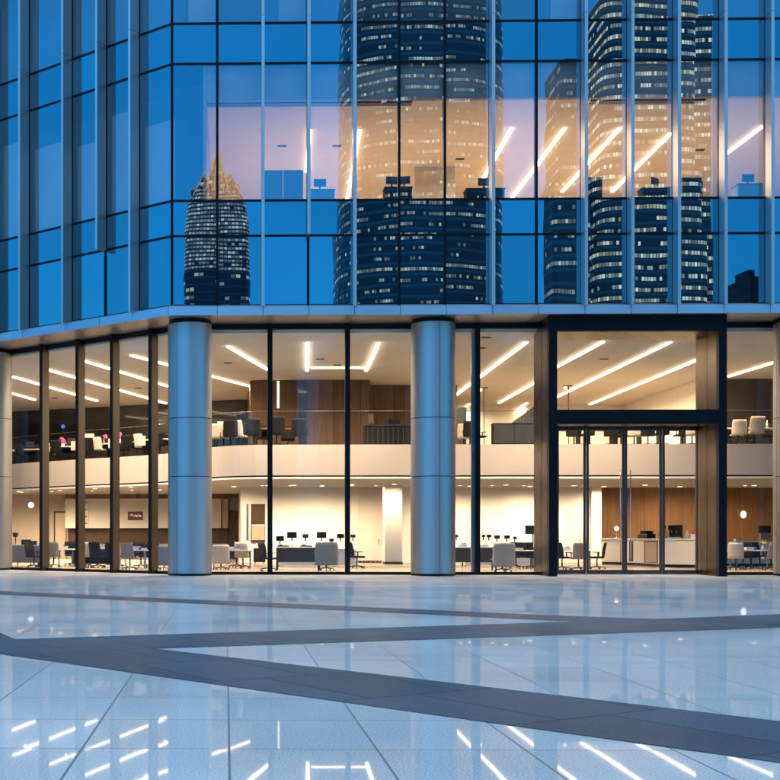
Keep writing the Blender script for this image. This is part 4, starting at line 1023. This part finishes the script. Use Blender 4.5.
for px, bk, lab, kind, rz in [(470, 1.5, 'dark chair on the mezzanine left of the slim mullion', 'd', 170), (464, 2.6, 'cream chair on the mezzanine beside the right column', 'c', 170), (574, 1.5, 'dark chair on the mezzanine in the left side light', 'd', 150), (611, 1.3, 'dark chair on the mezzanine over the left door handle', 'd', 170), (634, 1.6, 'cream chair on the mezzanine over the right door leaf', 'c', 170), (648, 1.4, 'dark chair on the mezzanine left of the last door stile', 'd', 150), (682, 1.5, 'dark chair on the mezzanine in the right side light', 'd', 190), (692, 1.2, 'cream chair on the mezzanine beside the bronze reveal', 'c', 170), (738, 1.1, 'cream chair on the mezzanine just right of the portal', 'c', 170), (754, 1.0, 'wide cream chair on the mezzanine at the far right', 'c', 185)]:
    chair(kind, px, YM+bk, rz, lab, zm, 1.12 if px == 754 else 1.0, GM)
for px, w, bk, lab in [(566, .5, 2.2, 'dark monitor on the mezzanine behind the left side light'), (600, .8, 2.2, 'wide dark monitor on the mezzanine over the left door leaf'), (627, .5, 2.4, 'small monitor on the mezzanine over the door meeting stiles'), (671, .5, 2.2, 'dark monitor on the mezzanine in the right side light')]:
    side_desk(px, YM+bk, 'mezzanine desk under the '+lab.split(' on')[0]+' '+lab.split('mezzanine ')[1])
    monitor(px, YM+bk, zm+.752, lab, w, 0, 'monitors on the mezzanine')
side_desk(752, YM+2.1, 'white table behind the two cream chairs at the far right of the mezzanine', .8, 2.4)
for px, lab in ((740, 'left white bottle on the far right mezzanine table'), (767, 'right white bottle on the far right mezzanine table')):
    mb = MB(); mb.lathe([(.001,0),(.05,0),(.05,.2),(.02,.26),(.02,.33),(.001,.33)], 12); q = mb.build('bottle', PAPER); q.location = P(px, YM+2.1, zm+.803); tag(q, lab, 'bottle')

for px, bk, rz, lab in [(22, 1.0, 150, 'dark chair on the mezzanine in front of the desk in the leftmost pane'), (31, 2.2, 20, 'dark chair on the mezzanine right of the leftmost desk'), (58, .9, 165, 'dark chair on the mezzanine just below the cream end panel under the flowers'), (69, 1.9, 20, 'dark chair on the mezzanine right of the magenta flowers'), (88, .8, 190, 'dark chair on the mezzanine below the cream monitor'), (112, 1.5, 30, 'dark chair on the mezzanine behind the third wing mullion'), (128, .9, 170, 'dark chair on the mezzanine in front of the desk over the sign'), (137, 2.0, 10, 'dark chair on the mezzanine right of the pink flowers'), (160, 1.0, 180, 'dark chair on the mezzanine against the left column'),
                       (264, 2.6, 10, 'dark chair on the mezzanine behind the first front mullion'), (288, 3.4, 0, 'dark chair on the mezzanine behind the wooden table'), (478, 2.0, 30, 'dark chair on the mezzanine by the tall floor lamp'), (586, 1.2, 200, 'dark chair on the mezzanine left of the left door stile'), (621, 1.9, 10, 'dark chair on the mezzanine beside the door meeting stiles'), (661, 1.0, 180, 'dark chair on the mezzanine at the last door stile'), (731, 2.0, 20, 'dark chair on the mezzanine behind the right portal post'), (747, 2.9, 10, 'dark chair on the mezzanine between the two far right cream chairs'), (770, 2.4, 340, 'dark chair on the mezzanine at the far right edge')]:
    chair('d', px, em(px, bk), rz, lab, zm, 1, GM)
for px, bk, lab in [(30, 1.35, 'dark screen on the leftmost mezzanine desk'), (72, 1.3, 'dark screen on the mezzanine desk with magenta flowers'), (98, 1.35, 'dark screen right of the cream monitor on the mezzanine'), (139, 1.3, 'dark screen on the mezzanine desk over the sign'), (759, 2.1, 'dark screen on the far right mezzanine table')]:
    monitor(px, em(px, bk), zm+(.803 if px > 700 else .752), lab, .42, random.uniform(-25, 25), 'monitors on the mezzanine')
# a few carriers of daily life on the ground floor desks
def mug(px, Y, z, lab, m):
    o = thing('mug', lab, 'mug', 'mugs on the desks', P(px, Y, z)); mb = MB(); mb.lathe([(.001, 0), (.045, 0), (.05, .11), (.043, .11), (.04, .01), (.001, .01)], 14); mb.build('cup', m, o)
    mb = MB()
    for k in range(6):
        a0, a1 = -1.4+k*.47, -1.4+(k+1)*.47; mb.tube((.05+.035*math.cos(a0), 0, .055+.035*math.sin(a0)), (.05+.035*math.cos(a1), 0, .055+.035*math.sin(a1)), .008, 6)
    mb.build('handle', m, o)
for px, Y, z, lab, m in [(292, 6.6, .902, 'white mug in the middle of the slate desk', PAPER), (226, 8.0, .762, 'red mug on the table between the two cream chairs', RED), (480, 6.4, .902, 'white mug on the slate desk by the slim mullion', PAPER), (755, 7.9, .762, 'blue mug beside the flower vase', BLUEP), (140, 8.0, .762, 'dark mug on the white table under the wall sign', SLATE)]: mug(px, Y, z, lab, m)

# --- upper office: what stands by the glass
GU2 = 'furniture by the upper office glass'
o = thing('office_partition', 'pale grey partition by the upper glass between the second and third fins', 'partition', None, P(283, 1.6, ZU+.003))
hh = z_at(170, 1.6)-ZU; rbox(-.68, -.01, -.03, .03, .02, hh).build('panel', C_BLUE, o); rbox(.01, .68, -.03, .03, .02, hh).build('panel', C_BLUE, o)
for s in (-.6, .6): rbox(s-.03, s+.03, -.2, .2, 0, .018).build('foot', BLACK, o)
def ubox(px0, px1, py, Y, m, lab, name, cat):
    o = thing(name, lab, cat, None, P((px0+px1)/2, Y, ZU+.003)); w = x_at(px1, Y)-x_at(px0, Y); h = z_at(py, Y)-ZU
    rbox(-w/2, w/2, -.25, .25, .08, h).build('body', m, o, .01); rbox(-w/2-.02, w/2+.02, -.27, .27, h+.002, h+.03).build('top', BLACK, o); rbox(-w/2+.03, w/2-.03, -.2, .2, 0, .078).build('plinth', BLACK, o); return o
ubox(309, 334, 192, 1.5, C_BLUE, 'low blue grey cabinet by the upper glass right of the third fin', 'low_cabinet', 'cabinet')
ubox(384, 411, 190, 1.5, C_DARK, 'low dark cabinet by the upper glass inside the large tower reflection', 'low_cabinet', 'cabinet')
ubox(465, 503, 192, 1.5, C_DARK, 'low dark cabinet by the upper glass at the right of the large tower reflection', 'low_cabinet', 'cabinet')
ubox(584, 600, 182, 1.5, BLACK, 'upright black cabinet by the upper glass at the fin left of the spired tower', 'low_cabinet', 'cabinet')
ubox(680, 700, 183, 1.5, BLACK, 'upright black cabinet by the upper glass at right of the spired tower reflection', 'low_cabinet', 'cabinet')
ubox(640, 668, 192, 1.6, C_DARK, 'low dark cabinet by the upper glass in the middle of the spired tower reflection', 'low_cabinet', 'cabinet')
ubox(735, 765, 189, 1.6, C_BLUE, 'blue grey cabinet by the upper glass near the right edge', 'low_cabinet', 'cabinet')
for px, hz, lab, rz in [(320, 192, 'monitor on the low blue grey cabinet upstairs', 0), (392, 190, 'monitor on the low dark cabinet upstairs inside large tower reflection', 10), (404, 190, 'second monitor on the low dark cabinet upstairs', -15), (484, 192, 'monitor on the low dark cabinet upstairs at the right of the large tower', 0), (655, 192, 'monitor on the low dark cabinet upstairs in the spired tower reflection', 40), (748, 189, 'monitor on the blue grey cabinet upstairs near the right edge', 0)]:
    monitor(px, 1.5 if px < 600 else 1.6, z_at(hz, 1.55)+.04, lab, .42, rz, 'monitors in the upper office')

# ------------------------------------------------------------------ the city that the glass mirrors
def perim_mesh(rings, name, m, parent=None):
    """stack of closed plan rings [(z, [(x,y)...])]; UVs run in metres round the perimeter and up"""
    me = bpy.data.meshes.new(name); v = []; f = []; n = len(rings[0][1]); uvs = []
    for z, ps in rings: v += [(p[0], p[1], z) for p in ps]
    ps = rings[0][1]; acc = [0]
    for k in range(n): acc.append(acc[-1] + (Vector(ps[(k+1) % n])-Vector(ps[k])).length)
    for j in range(len(rings)-1):
        for k in range(n):
            k2 = (k+1) % n; f.append((j*n+k, j*n+k2, (j+1)*n+k2, (j+1)*n+k))
            uvs += [(acc[k], rings[j][0]), (acc[k+1], rings[j][0]), (acc[k+1], rings[j+1][0]), (acc[k], rings[j+1][0])]
    f.append(tuple((len(rings)-1)*n+k for k in range(n))); uvs += [(0, 0)]*n
    me.from_pydata(v, [], f); u = me.uv_layers.new(name='UVMap')
    for i, q in enumerate(uvs): u.data[i].uv = q
    me.materials.append(m); o = bpy.data.objects.new(name, me); COL.objects.link(o)
    if parent: o.parent = parent
    return o
def rrect(hx, hy, e=4, n=40, rot=0):
    ps = []
    for k in range(n):
        a = 2*math.pi*k/n+math.pi/n; c, s = math.cos(a), math.sin(a)
        x = hx*math.copysign(abs(c)**(2/e), c); y = hy*math.copysign(abs(s)**(2/e), s)
        ps.append((x*math.cos(rot)-y*math.sin(rot), x*math.sin(rot)+y*math.cos(rot)))
    return ps
def mirror_x(px, V): return x_at(px, V)
def mirror_z(py, V, px=400): return z_at(py, V, px)
CT1 = city('tower_glass', (.05, .10, .13), 1, 3.9, 1.0, .52, 1.5, v0=.45, v1=.74, tint=(1, .92, .78), run=6)
CT2 = city('tower_glass_banded', (.05, .09, .12), 1, 3.5, 1.0, .72, 2.4, v0=.36, v1=.70, tint=(1, .90, .72), run=7)
CT3 = city('tower_lattice', (.04, .06, .075), 1, 3.4, 2.6, .50, 1.3, v0=.3, v1=.75, tint=(1, .9, .75), run=2)
CBK = city('block_glass', (.010, .014, .018), 1, 3.6, 2.0, .22, .35, tint=(1, .8, .55), run=2, sheen=.1)
# the big rounded tower
V = 430; o = thing('office_tower', 'broad rounded tower with rows of lit floors standing opposite the facade', 'tower', None, (mirror_x(418, V), -V, 0))
sc_ = (mirror_x(501, V)-mirror_x(333, V))/2*.97
H = mirror_z(-130, V)
perim_mesh([(0, rrect(sc_, sc_*.9, 3, 48)), (H*.35, rrect(sc_*1.0, sc_*.9, 3, 48)), (H*.62, rrect(sc_*1.0, sc_*.9, 3, 48)), (H*.85, rrect(sc_*.965, sc_*.87, 3, 48)), (H, rrect(sc_*.90, sc_*.82, 3, 48))], 'shaft', CT1, o)
mb = MB(); mb.prism(rrect(sc_*.6, sc_*.5, 3, 32), H+.1, H+9); mb.build('plant_room', DARK, o)
# spired tower with shoulders
V = 350; cx_ = mirror_x(637, V); o = thing('spired_tower', 'stepped tower with tapering lit crown standing opposite the entrance', 'tower', None, (cx_, -V, 0))
hx = (mirror_x(683, V)-mirror_x(590, V))/2
zt_ = mirror_z(18, V, 640); zp = mirror_z(-60, V, 640)
perim_mesh([(0, rrect(hx*1.18, hx, 8, 32)), (mirror_z(186, V, 640), rrect(hx*1.16, hx, 8, 32)), (mirror_z(185.8, V, 640), rrect(hx, hx, 8, 32)), (zt_, rrect(hx, hx, 8, 32)), (mirror_z(-12, V, 640), rrect(hx*.55, hx*.55, 6, 32)), (zp, rrect(.6, .6, 2, 32))], 'shaft', CT2, o)
for (a, b, py, nm) in ((555, 583, 67, 'side_slab'), (683, 704, 27, 'side_slab')):
    xa, xb = mirror_x(a, V)-cx_, mirror_x(b, V)-cx_
    q = perim_mesh([(0, [(xa, -hx*.7), (xb, -hx*.7), (xb, hx*.5), (xa, hx*.5)]), (mirror_z(py, V, 640), [(xa, -hx*.7), (xb, -hx*.7), (xb, hx*.5), (xa, hx*.5)])], nm, CT2 if a > 600 else CT1, o)
V = 300; cx_ = mirror_x(565, V); o = thing('side_tower', 'dark plain tower beside the foot of the spired tower', 'tower', None, (cx_, -V, 0)); hx = (mirror_x(584, V)-mirror_x(546, V))/2
perim_mesh([(0, rrect(hx, hx, 8, 32)), (mirror_z(186, V, 600), rrect(hx, hx, 8, 32))], 'shaft', CT1, o); mb = MB(); mb.prism(rrect(hx*.5, hx*.5, 6, 16), mirror_z(186, V, 600)+.1, mirror_z(180, V, 600)); mb.build('plant_room', DARK, o)
# lattice tower with pointed top
V = 520; cx_ = mirror_x(217, V); o = thing('lattice_tower', 'slender lattice tower with a pointed crown standing to the left', 'tower', None, (cx_, -V, 0)); hx = (mirror_x(249, V)-mirror_x(185, V))/2
zz = lambda py: mirror_z(py, V, 220)
CT4 = city('tower_crown_grid', (.05, .09, .12), 1, 1.9, 1.7, .80, 1.5, v0=.22, v1=.74, tint=(1, .92, .80), run=2)
perim_mesh([(0, rrect(hx*1.04, hx, 6, 32)), (zz(282), rrect(hx*1.0, hx*.96, 6, 32)), (zz(276), rrect(hx*.98, hx*.94, 6, 32))], 'shaft', CT3, o)
perim_mesh([(zz(275.8), rrect(hx*.97, hx*.93, 6, 32)), (zz(238), rrect(hx*.95, hx*.9, 6, 32)), (zz(210), rrect(hx*.84, hx*.8, 6, 32)), (zz(197), rrect(hx*.70, hx*.7, 6, 32))], 'lit_grid', CT4, o)
LAT = emit('lattice_light', (1, .90, .74), .9)
for (xa, xb, xt, py0, py1) in ((-.74, -.12, -.40, 199, 177), (-.40, .40, .04, 199, 149), (-.02, .78, .40, 199, 172), (.3, .72, .66, 199, 182)):
    q = perim_mesh([(zz(py0), [(hx*xa, -hx*.5), (hx*xb, -hx*.5), (hx*xb, hx*.5), (hx*xa, hx*.5)]), (zz(py1), [(hx*(xt-.03), -hx*.05), (hx*(xt+.03), -hx*.05), (hx*(xt+.03), hx*.05), (hx*(xt-.03), hx*.05)])], 'crown_shard', CT3, o)
mb = MB(); rr = random.Random(5)
def lat(xa, za, xb, zb_, f=1.03): mb.tube((hx*xa, hx*f*(.94 if za > zz(206) else 1), za), (hx*xb, hx*f*(.94 if za > zz(206) else 1), zb_), rr.choice((.16, .24, .42, .55)), 4)
for xa, xb in ((-.38, .03), (.38, .05), (-.1, .03), (.2, .04), (-.72, -.4), (-.14, -.38), (.05, .4), (.76, .42)):
    mb.tube((hx*xa, hx*.52, zz(199)), (hx*xb, hx*.06, zz(150 if abs(xb) < .1 else 174)), .26, 4)
for k in range(26):
    py = rr.uniform(176, 202); u = rr.uniform(-.8, .8)*(py-140)/62; mb.tube((hx*u*.8, hx*.55, zz(py)), (hx*(u*.8+rr.uniform(-.2, .2)), hx*.4, zz(py-5)), .2, 4)
mb.build('lattice', LAT, o)
mb = MB(); mb.tube((0, 0, zz(151)), (0, 0, zz(138)), .6, 6, .1); mb.build('spire', STEEL, o)
xa, xb = mirror_x(190, V)-cx_, mirror_x(211, V)-cx_
perim_mesh([(0, [(xa, -hx*2.4), (xb, -hx*2.4), (xb, -hx*1.4), (xa, -hx*1.4)]), (zz(175), [(xa, -hx*2.4), (xb, -hx*2.4), (xb, -hx*1.4), (xa, -hx*1.4)])], 'side_slab', CT1, o)
# lower blocks round the square
labs = ['low dark block at the left of the square opposite', 'wide low dark block opposite the middle bays', 'low dark block opposite the portal', 'long low dark block at the far right opposite', 'long dark block closing the square on the left', 'small dark block opposite the left column']
for (a, b, py, V, dp), lab in zip([(60, 160, 420, 150, 30), (334, 470, 345, 170, 30), (476, 720, 340, 190, 30), (778, 1100, 360, 180, 30), (160, 298, 330, 160, 30), (753, 770, 272, 330, 20)], [labs[0], labs[1], labs[2], labs[3], labs[5], 'slim dark tower far off at the right of the spired tower']):
    xa, xb = mirror_x(a, V), mirror_x(b, V); h_ = mirror_z(py, V, (a+b)/2)
    o = thing('city_block', lab, 'building', 'low blocks round the square', ((xa+xb)/2, -V-dp/2, 0)); w = (xb-xa)/2
    perim_mesh([(0, [(-w, -dp/2), (w, -dp/2), (w, dp/2), (-w, dp/2)]), (h_, [(-w, -dp/2), (w, -dp/2), (w, dp/2), (-w, dp/2)])], 'walls', CBK, o)
    rbox(-w*.4, w*.4, -5, 5, h_+.05, h_+3).build('plant_room', DARK, o)
for (x, y, w, d_, h_, lab) in [(-190, -40, 20, 60, 34, labs[4]), (-240, 40, 22, 30, 62, 'taller dark block at the left beyond the wing')]:
    o = thing('city_block', lab, 'building', 'low blocks round the square', (x, y, 0))
    perim_mesh([(0, [(-w, -d_), (w, -d_), (w, d_), (-w, d_)]), (h_, [(-w, -d_), (w, -d_), (w, d_), (-w, d_)])], 'walls', CBK, o); rbox(-w*.4, w*.4, -8, 8, h_+.05, h_+4).build('plant_room', DARK, o)

# ------------------------------------------------------------------ sky and light
w = bpy.data.worlds.new('World'); scene.world = w; w.use_nodes = True
nt = w.node_tree; nt.nodes.clear()
out = nt.nodes.new('ShaderNodeOutputWorld'); bg = nt.nodes.new('ShaderNodeBackground')
sky = nt.nodes.new('ShaderNodeTexSky'); sky.sky_type = 'NISHITA'; sky.sun_disc = False
SUN_EL, SUN_AZ = R(5.0), R(35)
sky.sun_elevation = SUN_EL; sky.sun_rotation = SUN_AZ; sky.ozone_density = 6; sky.air_density = 1.2; sky.dust_density = .3
mul = nt.nodes.new('ShaderNodeMix'); mul.data_type = 'RGBA'; mul.blend_type = 'MULTIPLY'; mul.inputs[0].default_value = 1
mul.inputs[7].default_value = (1.4, 3.4, 4.6, 1)
add = nt.nodes.new('ShaderNodeMix'); add.data_type = 'RGBA'; add.blend_type = 'ADD'; add.inputs[0].default_value = 1
# blue hour: deep blue low in the south, paler overhead
tcw = nt.nodes.new('ShaderNodeTexCoord'); sep = nt.nodes.new('ShaderNodeSeparateXYZ'); nt.links.new(tcw.outputs['Generated'], sep.inputs[0])
mr = nt.nodes.new('ShaderNodeMapRange'); mr.interpolation_type = 'SMOOTHSTEP'; mr.inputs[1].default_value = .36; mr.inputs[2].default_value = .75; nt.links.new(sep.outputs[2], mr.inputs[0])
glow = nt.nodes.new('ShaderNodeMix'); glow.data_type = 'RGBA'; nt.links.new(mr.outputs[0], glow.inputs[0])
glow.inputs[6].default_value = (.08, 3.15, 6.1, 1); glow.inputs[7].default_value = (5.5, 7.1, 6.7, 1)
nt.links.new(glow.outputs[2], add.inputs[7])
nt.links.new(sky.outputs[0], mul.inputs[6]); nt.links.new(mul.outputs[2], add.inputs[6]); nt.links.new(add.outputs[2], bg.inputs[0]); bg.inputs[1].default_value = .12
nt.links.new(bg.outputs[0], out.inputs[0])
sl = bpy.data.lights.new('sun', 'SUN'); sl.energy = .05; sl.angle = R(8); sl.color = (1, .8, .65)
so = bpy.data.objects.new('sun', sl); COL.objects.link(so)
dirv = Vector((math.sin(SUN_AZ)*math.cos(SUN_EL), math.cos(SUN_AZ)*math.cos(SUN_EL), math.sin(SUN_EL)+.08))
so.rotation_euler = dirv.to_track_quat('Z', 'Y').to_euler(); so.location = (0, -60, 60)

scene.render.engine = 'CYCLES'
c = scene.cycles
c.use_denoising = True
c.max_bounces = 8; c.diffuse_bounces = 4; c.glossy_bounces = 4; c.transmission_bounces = 2; c.transparent_max_bounces = 12
c.caustics_reflective = False; c.caustics_refractive = False
c.sample_clamp_indirect = 4; c.sample_clamp_direct = 0; c.blur_glossy = .3
c.use_adaptive_sampling = True; c.adaptive_threshold = .01
c.use_light_tree = True
vs = scene.view_settings; vs.view_transform = 'Standard'; vs.look = 'None'; vs.exposure = 0; vs.gamma = 1
